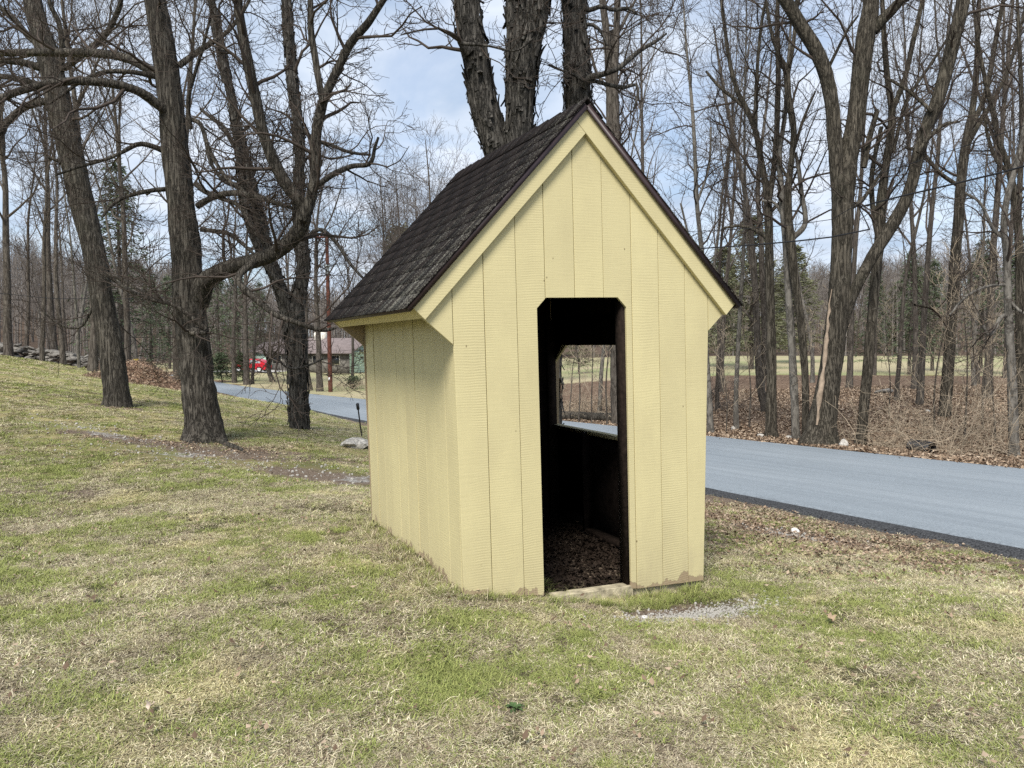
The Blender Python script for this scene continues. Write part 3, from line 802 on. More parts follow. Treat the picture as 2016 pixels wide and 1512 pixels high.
# added near-black sheets: painted shade behind the seams and across the interior
b = Buf(); b.box((0.0255, 0.03, -0.05), (0.029, DP - 0.03, 1.79)); b.obj('shade_liner', M['shade_wood'], shed, False)
solid('shade_liner', [(0.06, 0.1), (D0 - 0.045, 0.02), (D0 - 0.045, 1.9), (D1 + 0.06, 1.9), (D1 + 0.06, -0.1), (WD - 0.06, -0.1), (WD - 0.06, 1.98), (APU, 2.88), (0.06, 1.98)], lambda u, z, d: (u, 0.0225 + d, z), 0.002, M['shade_wood'], shed)
solid('shade_liner', [(0.03, -0.3), (WD - 0.03, -0.3), (WD - 0.03, 2.09), (APU, 3.02), (0.03, 2.09)], lambda u, z, d: (u, DP - 0.026 + d, z), 0.002, M['shade_wood'], shed)
b = Buf(); b.box((WD - 0.0265, 0.12, -0.3), (WD - 0.0225, DP - 0.05, WZ0 - 0.032)); b.obj('shade_liner', M['shade_wood'], shed, False)
b = Buf(); b.box((WD - 0.0265, 0.12, WZ1 + 0.004), (WD - 0.0225, DP - 0.05, 1.80)); b.obj('shade_liner', M['shade_wood'], shed, False)
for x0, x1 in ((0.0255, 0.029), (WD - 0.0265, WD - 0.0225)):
    b = Buf(); b.box((x0, 0.03, 1.796), (x1, DP - 0.03, 2.09)); b.obj('shade_liner', M['shade_wood'], shed, False)
solid('shade_liner', [(WV1 - WC, WZ1 + 0.004), (WV1 + 0.0005, WZ1 - WC + 0.004), (WV1 + 0.0005, WZ1 + 0.004)], lambda v, z, d: (WD - 0.0265 + d, v, z), 0.004, M['shade_wood'], shed)
# plank bench along the left wall
b = Buf(); b.box((0.1, 0.5, 0.36), (0.42, 2.1, 0.395)); b.obj('bench_plank', M['shade_wood'], shed, False)
# roof: two deck slopes, shingle courses, ridge caps, drip edges
roof = empty('roof', parent=shed)
VF, VB = -0.058, DP + 0.045
SLR = SL + 0.030
def rp(side, s, n, v):
    """roof point: s down the slope from the ridge, n up square to it, v along the ridge"""
    x = s * ca + n * sa; z = ztop(APU) - s * sa + n * ca
    return (APU + side * x, v, z)
for side in (-1, 1):
    b = Buf()
    P8 = [rp(side, s, n, v) for v in (VF + 0.012, VB - 0.012) for s, n in ((-0.004, 0.003), (SLR - 0.01, 0.003), (SLR - 0.01, 0.018), (0.012, 0.018))]
    b.add(P8, [[0,1,2,3],[7,6,5,4],[0,4,5,1],[1,5,6,2],[2,6,7,3],[3,7,4,0]])
    b.obj('roof_deck', M['shade_wood'], roof, False)
    # drip edges: front rake, back rake, eave
    for v0, v1 in ((VF, VF + 0.011), (VB - 0.011, VB)):
        b = Buf()
        P8 = [rp(side, s, n, v) for v in (v0, v1) for s, n in ((0.004, -0.016), (SLR, -0.016), (SLR, 0.020), (0.004, 0.020))]
        b.add(P8, [[0,1,2,3],[7,6,5,4],[0,4,5,1],[1,5,6,2],[2,6,7,3],[3,7,4,0]])
        b.obj('drip_edge', M['drip'], roof, False)
    b = Buf()
    P8 = [rp(side, s, n, v) for v in (VF + 0.0115, VB - 0.0115) for s, n in ((SLR - 0.009, -0.014), (SLR + 0.001, -0.014), (SLR + 0.001, 0.020), (SLR - 0.009, 0.020))]
    b.add(P8, [[0,1,2,3],[7,6,5,4],[0,4,5,1],[1,5,6,2],[2,6,7,3],[3,7,4,0]])
    b.obj('drip_edge', M['drip'], roof, False)
    NC = 14; ex = (SLR + 0.012) / NC
    for c in range(NC):
        s1 = SLR + 0.014 - c * ex; s0_ = max(s1 - ex - 0.03, 0.004)
        wtab = 0.345
        start = VF - 0.006 - (c % 2) * wtab * 0.5 - RNG.uniform(0, 0.06)
        x = start
        while x < VB:
            a = max(x + 0.0006, VF - 0.006); e_ = min(x + wtab - 0.0006, VB + 0.006)
            x += wtab
            if e_ - a < 0.03: continue
            j0, j1 = RNG.normal(0, 0.0012, 2); lift = 0.0222 + RNG.uniform(0, 0.0012)
            b = Buf()
            lo, hi = 0.0185, 0.0225
            P = []
            for v, jj in ((a, j0), (e_, j1)):
                P += [rp(side, s0_, lo, v), rp(side, s1 + jj, lo + 0.002, v), rp(side, s1 + jj, lift + 0.004, v), rp(side, s0_, hi, v)]
            b.add(P, [[0,1,2,3],[7,6,5,4],[0,4,5,1],[1,5,6,2],[2,6,7,3],[3,7,4,0]])
            b.obj('shingle', M['shingle'], roof, False)
nr = 13
for k in range(nr):
    a = VF - 0.008 + (VB - VF + 0.016) * k / nr; e_ = a + (VB - VF) / nr + 0.02
    e_ = min(e_, VB + 0.008)
    b = Buf(); h0, h1 = 0.033, 0.028
    P = []
    for v, h in ((a, h0), (e_, h1)):
        P += [rp(-1, 0.13, h, v), (APU, v, ztop(APU) + (h + 0.004) / ca * 1.0), rp(1, 0.13, h, v), rp(1, 0.13, h - 0.006, v), (APU, v, ztop(APU) + (h - 0.006) / ca), rp(-1, 0.13, h - 0.006, v)]
    b.add(P, [[0,1,7,6],[1,2,8,7],[2,3,9,8],[3,4,10,9],[4,5,11,10],[5,0,6,11],[0,5,4,1],[1,4,3,2],[6,7,10,11],[7,8,9,10]])
    b.obj('ridge_shingle', M['shingle'], roof, False)

# ------------------------------------------------------------------ trees
def px_poly(pts, Y, dY=None):
    """pts: (px, py, width px) -> world polyline and radii; dY gives depth offsets along it"""
    n = len(pts)
    dY = np.zeros(n) if dY is None else np.interp(np.linspace(0, 1, n), np.linspace(0, 1, len(dY)), dY)
    P = np.array([at(p[0], p[1], Y + dY[i]) for i, p in enumerate(pts)])
    R = np.array([p[2] * 0.5 * (Y + dY[i]) / F for i, p in enumerate(pts)])
    return P, R
def bark_tube(buf, P, R, S, step, rng, amp=0.07, lobes=0.0, cells=22, vlen=0.3):
    L = np.linalg.norm(np.diff(P, axis=0), axis=1).sum()
    K = max(6, int(L / step))
    P, R = resample(P, K, R)
    T, n1, n2 = frames(P[None]); T, n1, n2 = T[0], n1[0], n2[0]
    th = np.arange(S) / S
    s = np.linspace(0, L, K)
    TH, SS = np.meshgrid(th, s)
    tw = TH + 0.03 * np.sin(SS * 0.9)
    n = vnoise(tw, SS / vlen, cells, int(L / vlen) + 2, rng)
    n_ = vnoise(tw, SS / (vlen * 0.4), cells * 2, int(L / (vlen * 0.4)) + 2, rng)
    big = vnoise(tw, SS / 0.8, 5, int(L / 0.8) + 2, rng)
    f = 1 + amp * (1 - 2 * np.abs(2 * n - 1)) + amp * 0.5 * (n_ - 0.5) * 2 + 0.07 * (big - 0.5) * 2
    if lobes: f = f + lobes * np.exp(-SS / 0.30) * np.maximum(0, np.cos(TH * 2 * PI * 4 + 0.8) + 0.4 * np.cos(TH * 2 * PI * 3))
    rr = R[:, None] * f / (1 + 0.85 * amp + 0.035)
    V = P[:, None, :] + rr[..., None] * (np.cos(TH * 2 * PI)[..., None] * n1[:, None, :] + np.sin(TH * 2 * PI)[..., None] * n2[:, None, :])
    a = np.arange(K - 1)[:, None] * S; j = np.arange(S)[None, :]; j2 = (j + 1) % S
    buf.add(V.reshape(-1, 3), np.stack([a + j, a + j2, a + S + j2, a + S + j], -1).reshape(-1, 4))
    return P, R
def bark_strips(buf, P, R, n, rng, lmin=0.18, lmax=0.5):
    K = len(P); T, n1, n2 = frames(P[None]); T, n1, n2 = T[0], n1[0], n2[0]
    L = np.linalg.norm(np.diff(P, axis=0), axis=1).sum()
    t = rng.random(n) * 0.97; th = rng.random(n) * 2 * PI
    ln = rng.uniform(lmin, lmax, n); wd = rng.uniform(0.025, 0.06, n)
    curl0 = rng.uniform(0.0, 0.03, n) + (rng.random(n) < 0.25) * rng.uniform(0, 0.05, n); curl1 = rng.uniform(0.005, 0.05, n)
    rows = 6
    Vs = []
    for k in range(rows):
        f = k / (rows - 1)
        x = np.clip((t + (f - 0.5) * ln / L), 0, 0.999) * (K - 1); i = np.minimum(x.astype(int), K - 2); fr = (x - i)[:, None]
        p = P[i] * (1 - fr) + P[i + 1] * fr; r = R[i] * (1 - fr[:, 0]) + R[i + 1] * fr[:, 0]
        a1 = n1[i]; a2 = n2[i]
        off = 0.012 + curl0 * np.clip(1 - f * 3, 0, 1)**1.5 + curl1 * np.clip((f - 0.6) / 0.4, 0, 1)**1.5
        thk = th + 0.25 * (f - 0.5) * rng.normal(0, 0.3, n)
        w = wd * (0.55 + 0.45 * math.sin(PI * min(max(f, 0.08), 0.92)))
        dirn = np.cos(thk)[:, None] * a1 + np.sin(thk)[:, None] * a2; tan = -np.sin(thk)[:, None] * a1 + np.cos(thk)[:, None] * a2
        c = p + dirn * (r * 1.02 + off)[:, None]
        Vs.append(np.stack([c - tan * w[:, None] - dirn * 0.008, c + dirn * 0.004, c + tan * w[:, None] - dirn * 0.008], 1))
    V = np.stack(Vs, 1)                        # n, rows, 3, 3
    base = (np.arange(n) * rows * 3)[:, None, None] + (np.arange(rows - 1) * 3)[None, :, None] + np.arange(2)[None, None, :]
    buf.add(V.reshape(-1, 3), np.stack([base, base + 1, base + 4, base + 3], -1).reshape(-1, 4))
def twigs_from(buf, sets, rng, scale=1.0, dens=(6, 6, 4), rmin=0.004, up=0.05, drop=0.15, start=0.25, L0=1.3):
    """fine branching grown from a list of (P,R,start) limbs of any sample count"""
    for (P, R, st, n0) in sets:
        A, Ra = spawn(P[None], R[None], n0, rng, st, 1.0, L0 * scale, 0.35, 50, 15, 7, 0.42, 0.030 * scale, 0.3, up, 0.22, 0.35)
        tubes(buf, A, np.maximum(Ra, rmin), 5)
        Bp, Rb = spawn(A, Ra, dens[0], rng, 0.15, 1.0, 0.62 * scale, 0.3, 46, 14, 6, 0.55, 0.012, 0.35, up, 0.22, 0.4, drop)
        tubes(buf, Bp, np.maximum(Rb, rmin), 4)
        C, Rc = spawn(Bp, Rb, dens[1], rng, 0.15, 1.0, 0.34 * scale, 0.3, 44, 14, 5, 0.6, 0.006, 0.5, up, 0.2, 0.4, drop)
        tubes(buf, C, np.maximum(Rc, rmin * 0.8), 3)
        if dens[2]:
            Dp, Rd = spawn(C, Rc, dens[2], rng, 0.2, 1.0, 0.17 * scale, 0.3, 42, 14, 3, 0.7, 0.004, 0.6, up, 0.15, 0.3, drop)
            tubes(buf, Dp, np.maximum(Rd, rmin * 0.65), 3)

def hero(name, label, Y, stems, limbs, bark, seed, S=26, step=0.045, amp=0.07, lobes=0.12, shag=0, twmat='twig', rmin=0.004, n_tw=9, scale=1.0, dens=(6, 5, 3), limb_mat=None, group=None, top_tw=True, wk=1.0):
    """a traced tree: stems [(pts, dY)], limbs [(pts, dY)]; twigs grow from all of them"""
    rng = np.random.default_rng(seed)
    p0 = at(stems[0][0][0][0], stems[0][0][0][1], Y)
    root = empty(name, (p0[0], p0[1], zt(p0[0], p0[1])), label, 'tree', group)
    loc = np.array(root.location)
    tb = Buf(); sets = []; sh = Buf()
    for k, (pts, dY) in enumerate(stems):
        P, R = px_poly(pts, Y, dY); R = R * wk
        if k == 0:
            # run the foot into the ground where it stands
            d = P[0] - P[1]; d = d / np.linalg.norm(d)
            P = np.vstack([P[0] + d * 0.25, P]); R = np.concatenate([[R[0] * 1.12], R])
        P = P - loc
        P, R = bark_tube(tb, P, R, S if k == 0 else max(14, int(S * 0.75)), step, rng, amp, lobes if k == 0 else 0.0)
        if shag: bark_strips(sh, P, R, int(shag * np.linalg.norm(np.diff(P, axis=0), axis=1).sum() * R.mean() / 0.2), rng)
        sets.append((P, R, 0.45 if top_tw else 0.6, n_tw))
    tb.obj('trunk', M[bark], root)
    if shag:
        o = sh.obj('shaggy_bark', M[bark], root); o['kind'] = 'stuff'
    tw = Buf()
    for pts, dY in limbs:
        P, R = px_poly(pts, Y, dY); P = P - loc
        lb = Buf()
        P, R = bark_tube(lb, P, R, 10, 0.07, rng, amp * 0.8, 0, 10, 0.25)
        lb.obj('limb', M[limb_mat or bark], root)
        ln = np.linalg.norm(np.diff(P, axis=0), axis=1).sum()
        sets.append((P, R, 0.12, max(4, int(ln * 3.2))))
    twigs_from(tw, sets, rng, scale, dens, rmin)
    tw.obj('crown', M[twmat], root)
    return root

OAK = hero('oak_tree', 'thick furrowed tree with a big limb arching right, standing left of the shelter', 12.0,
 [([(403,866,108),(402,846,92),(398,815,80),(390,760,76),(384,700,75),(374,600,72),(367,500,67),(357,400,63),(346,300,60),(335,200,56),(325,120,53),(312,40,50),(300,-20,46),(285,-140,40),(270,-300,32),(255,-480,22),(240,-640,12)], [0,0])],
 [([(388,598,46),(402,560,40),(425,540,36),(470,522,33),(520,508,32),(560,485,33),(588,455,33),(598,425,32),(592,398,27),(565,365,25),(535,310,24),(515,250,22),(502,190,22),(488,120,21),(475,50,19),(468,0,18),(455,-120,14),(445,-250,8)], [0,-0.9,-1.4,-1.6]),
  ([(598,432,28),(612,390,24),(622,330,21),(622,270,21),(632,215,21),(640,190,19),(665,135,17),(690,85,17),(722,48,16),(745,15,14),(765,-15,12),(830,-110,8)], [-1.1,-1.5,-1.9]),
  ([(636,200,15),(628,160,14),(620,110,14),(612,60,13),(611,0,11),(606,-100,8),(600,-200,4)], [-1.5,-1.7]),
  ([(505,512,16),(468,548,14),(500,585,13),(540,618,12),(575,632,11),(612,645,11),(640,650,9),(662,645,6)], [-1.1,-1.5,-1.2]),
  ([(345,232,22),(310,205,20),(270,178,18),(210,163,17),(140,160,16),(70,170,15),(0,195,14),(-80,240,9)], [0,-0.8,-1.2]),
  ([(338,160,22),(300,140,20),(250,115,18),(190,105,17),(110,103,16),(40,104,15),(-20,106,13),(-90,110,8)], [0,0.6,1.2]),
  ([(310,152,12),(260,142,10),(205,142,9),(160,160,8),(125,185,7),(95,205,5)], [0,-0.6]),
  ([(330,300,12),(300,288,11),(272,284,10),(240,300,8),(205,315,7),(150,330,6),(110,345,4)], [0,-0.8]),
  ([(335,372,10),(300,375,9),(255,385,8),(225,400,7),(200,428,5)], [0,-0.5]),
  ([(370,232,10),(395,245,9),(408,285,9),(425,320,8),(450,355,8),(475,372,8),(498,400,7),(520,440,5)], [0,-0.5]),
  ([(385,362,12),(405,378,11),(440,392,10),(470,405,9),(495,445,8),(520,480,5)], [0,-0.4,-0.7]),
  ([(390,405,14),(420,388,13),(455,380,13),(500,385,12),(540,398,10),(575,410,7)], [0,-0.6,-1.0]),
  ([(404,648,11),(385,632,10),(345,602,9),(300,590,9),(260,575,8),(228,555,6),(210,542,4)], [-0.35,-0.7]),
  ([(396,452,10),(425,455,9),(455,462,9),(475,478,8),(500,500,6)], [0,-0.3]),
  ([(352,130,13),(385,105,11),(420,82,10),(450,60,9),(480,20,7),(505,-30,5)], [0,0.5]),
  ([(376,255,8),(370,200,8),(385,140,7),(400,90,6),(415,30,5)], [-0.3,-0.7]),
  ([(404,650,16),(372,652,13),(380,656,11),(408,655,8)], [-0.3,-0.45])],
 'bark_oak', 21, S=44, step=0.035, amp=0.07, lobes=0.10, wk=0.86, twmat='twig', rmin=0.0042, n_tw=8, dens=(6, 5, 3))

for A_, B_, r_ in (((418, 852, 12.0), (500, 888, 10.9), .075), ((385, 864, 11.85), (352, 862, 11.9), .05)):
    a_ = at(*A_); b_ = at(*B_); K = 10; P = np.array(a_) + (np.array(b_) - np.array(a_)) * np.linspace(0, 1, K)[:, None]
    P[:, 2] = terrain(P[:, 0], P[:, 1]) + np.array([.07, .035, .012, .006, 0, .002, -.004, -.008, -.015, -.03]); P[1:-1] += RNG.normal(0, .015, (K - 2, 3)); rb_ = Buf()
    tubes(rb_, (P - np.array(OAK.location))[None], (r_ * np.linspace(1, .25, K)**1.2)[None], 10); rb_.obj('root', M['bark_oak'], OAK)
hero('leaning_tree', 'tall furrowed tree leaning left on the grass bank, left of the arching tree', 16.0,
 [([(231,802,62),(231,785,54),(228,755,50),(221,700,48),(203,600,45),(186,500,41),(161,400,46),(139,300,48),(116,200,49),(92,100,42),(76,50,36),(64,0,33),(50,-80,30),(30,-200,30),(5,-340,20),(-10,-460,10)], [0,0])],
 [([(104,140,18),(75,132,16),(40,122,14),(0,120,12),(-50,122,8)], [0,-0.5]),
  ([(92,90,16),(60,75,13),(30,40,11),(0,15,10)], [0,0.5]),
  ([(110,178,15),(70,165,13),(35,155,12),(0,150,11),(-40,148,8)], [0,0.6]),
  ([(118,215,17),(85,200,15),(45,213,14),(15,240,13),(0,258,12),(-30,300,8)], [0,-0.6]),
  ([(112,142,14),(140,125,13),(175,98,12),(210,65,11),(228,30,10),(238,0,9),(250,-70,5)], [0,-0.6]),
  ([(120,130,12),(122,90,11),(116,45,10),(98,5,9),(85,-70,6)], [-0.3,-0.8]),
  ([(150,345,9),(125,322,8),(95,310,6)], [0,-0.3]),
  ([(205,560,7),(175,620,6),(155,645,5),(120,640,5),(80,610,3)], [0,-0.3]),
  ([(195,535,8),(235,548,8),(275,572,7),(320,590,6),(350,600,4)], [0,-0.6])],
 'bark_oak', 22, S=38, step=0.045, amp=0.065, lobes=0.10, rmin=0.005, n_tw=8, dens=(6, 5, 2), scale=1.2)

hero('shagbark_tree', 'forked shaggy-barked tree with grey lower trunk on the lawn left of the shelter', 15.0,
 [([(590,852,48),(589,838,44),(587,790,41),(586,740,42),(583,690,44),(580,650,47),(580,615,46),(590,570,30),(596,530,30),(594,480,25),(588,430,24),(588,370,23),(590,310,23),(586,250,22),(578,180,22),(572,120,21),(568,60,20),(565,0,20),(560,-100,16),(552,-230,10),(548,-330,5)], [0,0]),
  ([(577,635,34),(562,600,28),(548,560,25),(535,520,24),(522,470,23),(508,415,22),(495,365,22),(484,320,22),(470,265,21),(458,205,20),(445,145,20),(432,85,19),(422,30,18),(415,-10,17),(400,-110,12),(390,-220,6)], [0,0.4,0.4]),
  ([(570,612,24),(552,570,20),(532,530,18),(505,478,17),(482,405,16),(474,345,15),(470,300,14),(462,250,9)], [-0.1,-0.5])],
 [([(606,398,15),(622,370,13),(648,348,12),(690,328,11),(728,322,9),(738,290,7),(745,270,5)], [0,-0.4]),
  ([(600,470,10),(630,452,9),(660,475,8),(690,520,7),(715,548,5)], [0,-0.5]),
  ([(590,250,10),(620,275,9),(650,285,8),(690,300,7),(730,305,5)], [0,0.6]),
  ([(484,320,11),(460,285,10),(440,250,9),(420,235,8),(395,215,6)], [0.3,0.8]),
  ([(500,395,10),(470,370,9),(440,355,8),(415,320,7),(405,280,6)], [0.3,0.0]),
  ([(545,700,5),(560,720,5),(590,725,5),(640,705,4)], [-0.5,-0.4])],
 'bark_shag', 23, S=26, step=0.05, amp=0.06, lobes=0.06, wk=0.9, shag=48, rmin=0.0048, n_tw=8, dens=(5, 5, 2), scale=1.1)

hero('hickory_tree', 'massive shaggy-barked forked tree rising behind the shelter roof, left of its peak', 11.0,
 [([(1010,880,80),(1010,780,72),(1010,640,70),(1010,500,72),(1009,400,70),(1010,330,62),(1018,280,54),(1023,220,53),(1027,150,60),(1028,100,60),(1022,60,44),(1016,20,38),(1012,-20,36),(1004,-120,30),(995,-240,22),(985,-380,12)], [0,0]),
  ([(1008,400,56),(990,330,50),(972,275,50),(955,215,52),(943,150,48),(935,100,50),(925,50,46),(918,0,46),(905,-90,40),(890,-210,30),(872,-340,18)], [0,0.2]),
  ([(1030,160,46),(1042,100,44),(1054,50,43),(1062,0,42),(1072,-80,36),(1085,-200,26),(1095,-320,14)], [-0.1,-0.4])],
 [([(908,85,9),(960,90,5),(1015,100,4),(1050,75,3)], [-0.3,-0.5]),
  ([(925,105,22),(908,85,15),(902,76,8)], [-0.1,-0.2])],
 'bark_shag', 24, S=34, step=0.05, amp=0.07, lobes=0.1, shag=85, rmin=0.004, n_tw=7, dens=(5, 4, 2), top_tw=False)
hero('hickory_tree', 'single straight shaggy-barked trunk rising directly behind the peak of the shelter roof', 11.6,
 [([(1072,880,70),(1076,700,58),(1100,520,54),(1128,360,52),(1138,265,50),(1137,190,50),(1136,130,47),(1133,70,46),(1130,20,44),(1128,-40,42),(1122,-160,36),(1118,-300,26),(1112,-430,14)], [0,0])],
 [([(1150,170,16),(1163,152,13),(1185,147,11),(1215,136,10),(1238,118,10),(1262,98,9),(1290,82,7),(1312,66,4)], [-0.2,-0.6,-0.3]),
  ([(1160,156,9),(1195,166,8),(1228,172,8),(1252,166,7),(1256,185,6),(1248,215,4)], [-0.3,-0.5]),
  ([(1150,16,12),(1162,20,10),(1185,12,9),(1208,20,8),(1235,16,7),(1255,28,4)], [-0.2,-0.3]),
  ([(1155,48,8),(1170,50,7),(1185,65,6),(1195,90,4)], [-0.2,-0.2]),
  ([(1150,160,6),(1125,145,5),(1095,135,4),(1080,128,3)], [-0.3,-0.5])],
 'bark_shag', 25, S=30, step=0.05, amp=0.06, lobes=0.1, shag=70, rmin=0.004, n_tw=6, dens=(5, 4, 2), top_tw=False)
hero('twin_trunk_tree', 'slim tree with two close trunks rising just right of the roof peak', 23.6,
 [([(1215,850,26),(1212,700,22),(1208,480,20),(1206,330,19),(1202,240,18),(1200,150,17),(1193,60,15),(1186,0,14),(1178,-90,10),(1170,-200,5)], [0,0]),
  ([(1212,480,16),(1214,330,16),(1211,230,16),(1210,150,15),(1214,60,14),(1216,0,13),(1222,-120,7)], [0,-0.2])],
 [([(1202,90,8),(1225,50,7),(1240,20,6),(1262,-20,4)], [0,0.3]), ([(1204,180,7),(1178,150,6),(1165,110,5),(1155,70,4)], [0,0.3])],
 'bark_far', 26, S=14, step=0.1, amp=0.05, lobes=0, rmin=0.006, n_tw=12, dens=(5, 4, 2), scale=1.2)

# --- across the lane, right of the shelter
R1 = hero('maple_tree', 'huge forked tree with a pale wound on its flared trunk, across the lane', 16.6,
 [([(1614,872,80),(1617,855,66),(1622,820,54),(1628,780,49),(1636,720,44),(1643,660,43),(1650,600,43),(1655,520,41),(1658,460,41),(1660,400,42),(1664,345,46),(1672,300,38),(1684,240,35),(1692,170,34),(1699,110,36),(1706,60,36),(1714,10,32),(1712,-40,30),(1708,-150,24),(1700,-280,14)], [0,0]),
  ([(1655,410,32),(1648,330,29),(1643,270,28),(1638,210,27),(1625,145,28),(1604,95,28),(1580,55,26),(1556,15,25),(1540,-10,24),(1505,-80,18),(1470,-170,10)], [0,-0.3]),
  ([(1655,655,22),(1668,610,21),(1686,565,22),(1715,510,24),(1745,462,24),(1770,420,24),(1792,370,23),(1808,310,23),(1824,250,24),(1845,200,25),(1862,140,26),(1877,80,26),(1890,30,26),(1898,-10,25),(1915,-100,20),(1935,-220,10)], [0,-0.5,-0.8])],
 [([(1718,60,26),(1738,38,23),(1758,18,20),(1778,-8,18),(1810,-60,10)], [0,-0.3]),
  ([(1628,140,7),(1650,95,6),(1668,60,5),(1690,30,4)], [0,-0.4]),
  ([(1806,300,9),(1830,270,8),(1860,245,6),(1890,240,4)], [-0.7,-0.9]),
  ([(1700,330,12),(1712,270,11),(1725,225,10),(1727,215,6)], [0.1,0.1]),
  ([(1660,420,9),(1700,390,8),(1740,330,6),(1760,290,4)], [0,0.7]),
  ([(1835,220,8),(1790,180,7),(1740,150,5)], [-0.7,-0.2])],
 'bark_map', 31, S=38, step=0.05, amp=0.045, lobes=0.08, rmin=0.0045, n_tw=7, dens=(5, 4, 2), scale=1.25)
# pale wound: a sliver of bare wood laid on the left flank of the trunk
P, R = px_poly([(1609,835,5),(1611,800,12),(1617,755,14),(1624,700,11),(1629,650,11),(1633,605,7),(1637,570,2)], 16.38)
bfr = Buf(); P = P - np.array(R1.location); P, R = resample(P, 20, R); P = P + RNG.normal(0, 0.008, P.shape); tubes(bfr, P[None], (R * RNG.uniform(0.3, 0.95, 20))[None], 10)
o = bfr.obj('bark_wound', M['scar'], R1); o['label'] = 'pale bare strip of stripped bark'

hero('maple_tree', 'dark slim-trunked tree just right of the huge forked tree, high narrow fork', 17.1,
 [([(1694,874,34),(1697,850,29),(1702,790,27),(1709,720,27),(1714,660,27),(1720,590,26),(1727,520,26),(1733,460,27),(1734,410,26),(1742,340,21),(1753,270,20),(1756,215,19),(1748,160,15),(1742,90,14),(1738,20,12),(1732,-80,8),(1728,-180,4)], [0,0]),
  ([(1757,215,15),(1772,180,14),(1785,140,13),(1798,80,13),(1812,20,11),(1826,-60,8),(1840,-160,4)], [0,0.2])],
 [([(1732,480,12),(1720,420,11),(1716,360,10),(1722,310,9),(1735,250,8)], [0,0.2]),
  ([(1758,300,8),(1785,200,7),(1830,130,6),(1875,60,4)], [0,0.4])],
 'bark_map', 32, S=18, step=0.07, amp=0.05, wk=0.76, rmin=0.0045, n_tw=8, dens=(4, 4, 2), scale=1.2)
hero('straight_tree', 'straight brown-trunked tree by the lane, left of the huge forked tree', 18.5,
 [([(1519,860,34),(1518,840,26),(1518,780,24),(1519,700,22),(1517,620,20),(1515,540,20),(1514,470,19),(1512,410,18),(1506,360,15),(1497,310,14),(1488,260,13),(1470,215,12),(1452,180,10),(1436,120,9),(1425,40,8),(1415,-40,5)], [0,0]),
  ([(1513,400,14),(1521,350,13),(1528,280,13),(1531,200,12),(1532,120,11),(1530,40,10),(1535,-60,7),(1540,-160,4)], [0,0.3])],
 [([(1488,262,8),(1488,200,8),(1492,120,7),(1500,40,6),(1512,-20,4)], [0,-0.2]),
  ([(1512,470,8),(1480,450,7),(1450,445,6),(1420,450,4)], [0,0.3]),
  ([(1470,215,8),(1440,190,7),(1415,170,6),(1390,140,5)], [0,0.3])],
 'bark_map', 33, S=18, step=0.07, amp=0.05, wk=0.9, rmin=0.0045, n_tw=9, dens=(5, 4, 2), scale=1.3)
hero('slender_tree', 'slender dark leaning tree rising close against the left of the huge forked trunk', 18.0,
 [([(1588,862,18),(1586,840,16),(1586,780,16),(1584,720,16),(1578,650,17),(1570,590,18),(1562,530,20),(1557,480,22),(1552,420,17),(1553,360,14),(1560,300,13),(1562,250,14),(1552,190,15),(1548,140,14),(1532,105,9),(1518,60,8),(1508,0,7),(1498,-80,4)], [0,0]),
  ([(1550,150,10),(1558,110,9),(1565,60,9),(1570,0,8),(1580,-90,4)], [0,0.2])],
 [([(1562,300,6),(1580,240,6),(1605,180,4)], [0,0.2]), ([(1556,360,6),(1535,320,5),(1520,270,4)], [0,0.2])],
 'bark_map', 34, S=16, step=0.08, amp=0.05, wk=0.9, rmin=0.0045, n_tw=9, dens=(5, 4, 2), scale=1.2)
hero('slender_tree', 'thin grey-trunked tree by the lane between the straight tree and the huge forked tree', 18.2,
 [([(1568,866,20),(1566,840,17),(1564,780,16),(1560,710,15),(1556,640,15),(1552,570,14),(1548,500,14),(1543,430,13),(1538,370,12),(1535,300,10),(1545,230,9),(1550,150,7),(1556,60,5),(1560,-40,3)], [0,0])],
 [([(1543,430,7),(1525,400,6),(1500,395,5)], [0,0.2]), ([(1560,470,12),(1585,440,10),(1578,380,9),(1572,330,8),(1566,300,6)], [0.0,-0.1])],
 'bark_grey', 35, S=14, step=0.08, amp=0.04, rmin=0.005, n_tw=12, dens=(5, 4, 2), scale=1.2)
hero('slender_tree', 'thin crooked tree by the lane nearest the right edge of the shelter', 20.0,
 [([(1399,852,16),(1398,830,13),(1396,780,12),(1392,720,12),(1388,650,11),(1386,560,11),(1380,480,10),(1372,400,9),(1368,300,8),(1362,200,7),(1352,100,5),(1345,0,3)], [0,0])],
 [([(1390,640,6),(1420,600,5),(1450,590,4)], [0,0.2]), ([(1388,560,6),(1360,480,5),(1340,400,4)], [0,0.2]), ([(1372,400,6),(1395,330,5),(1400,250,4)], [0,0.2])],
 'bark_grey', 36, S=12, step=0.1, amp=0.04, rmin=0.005, n_tw=16, dens=(5, 4, 2), scale=1.2)
hero('slender_tree', 'dark twin-stemmed tree in the wood just left of the straight tree', 24.0,
 [([(1506,800,18),(1497,760,16),(1492,700,15),(1490,640,14),(1486,560,13),(1480,480,12),(1470,400,10),(1455,320,9),(1440,250,8),(1420,150,6),(1405,50,3)], [0,0]),
  ([(1500,770,13),(1505,700,12),(1504,620,12),(1500,540,11),(1498,460,10),(1492,380,9),(1498,300,7),(1510,200,5),(1520,100,3)], [0,0.2])],
 [([(1490,640,6),(1462,610,5),(1440,605,4)], [0,0.2])],
 'bark_far', 37, S=12, step=0.12, amp=0.04, rmin=0.006, n_tw=14, dens=(5, 4, 2), scale=1.4)
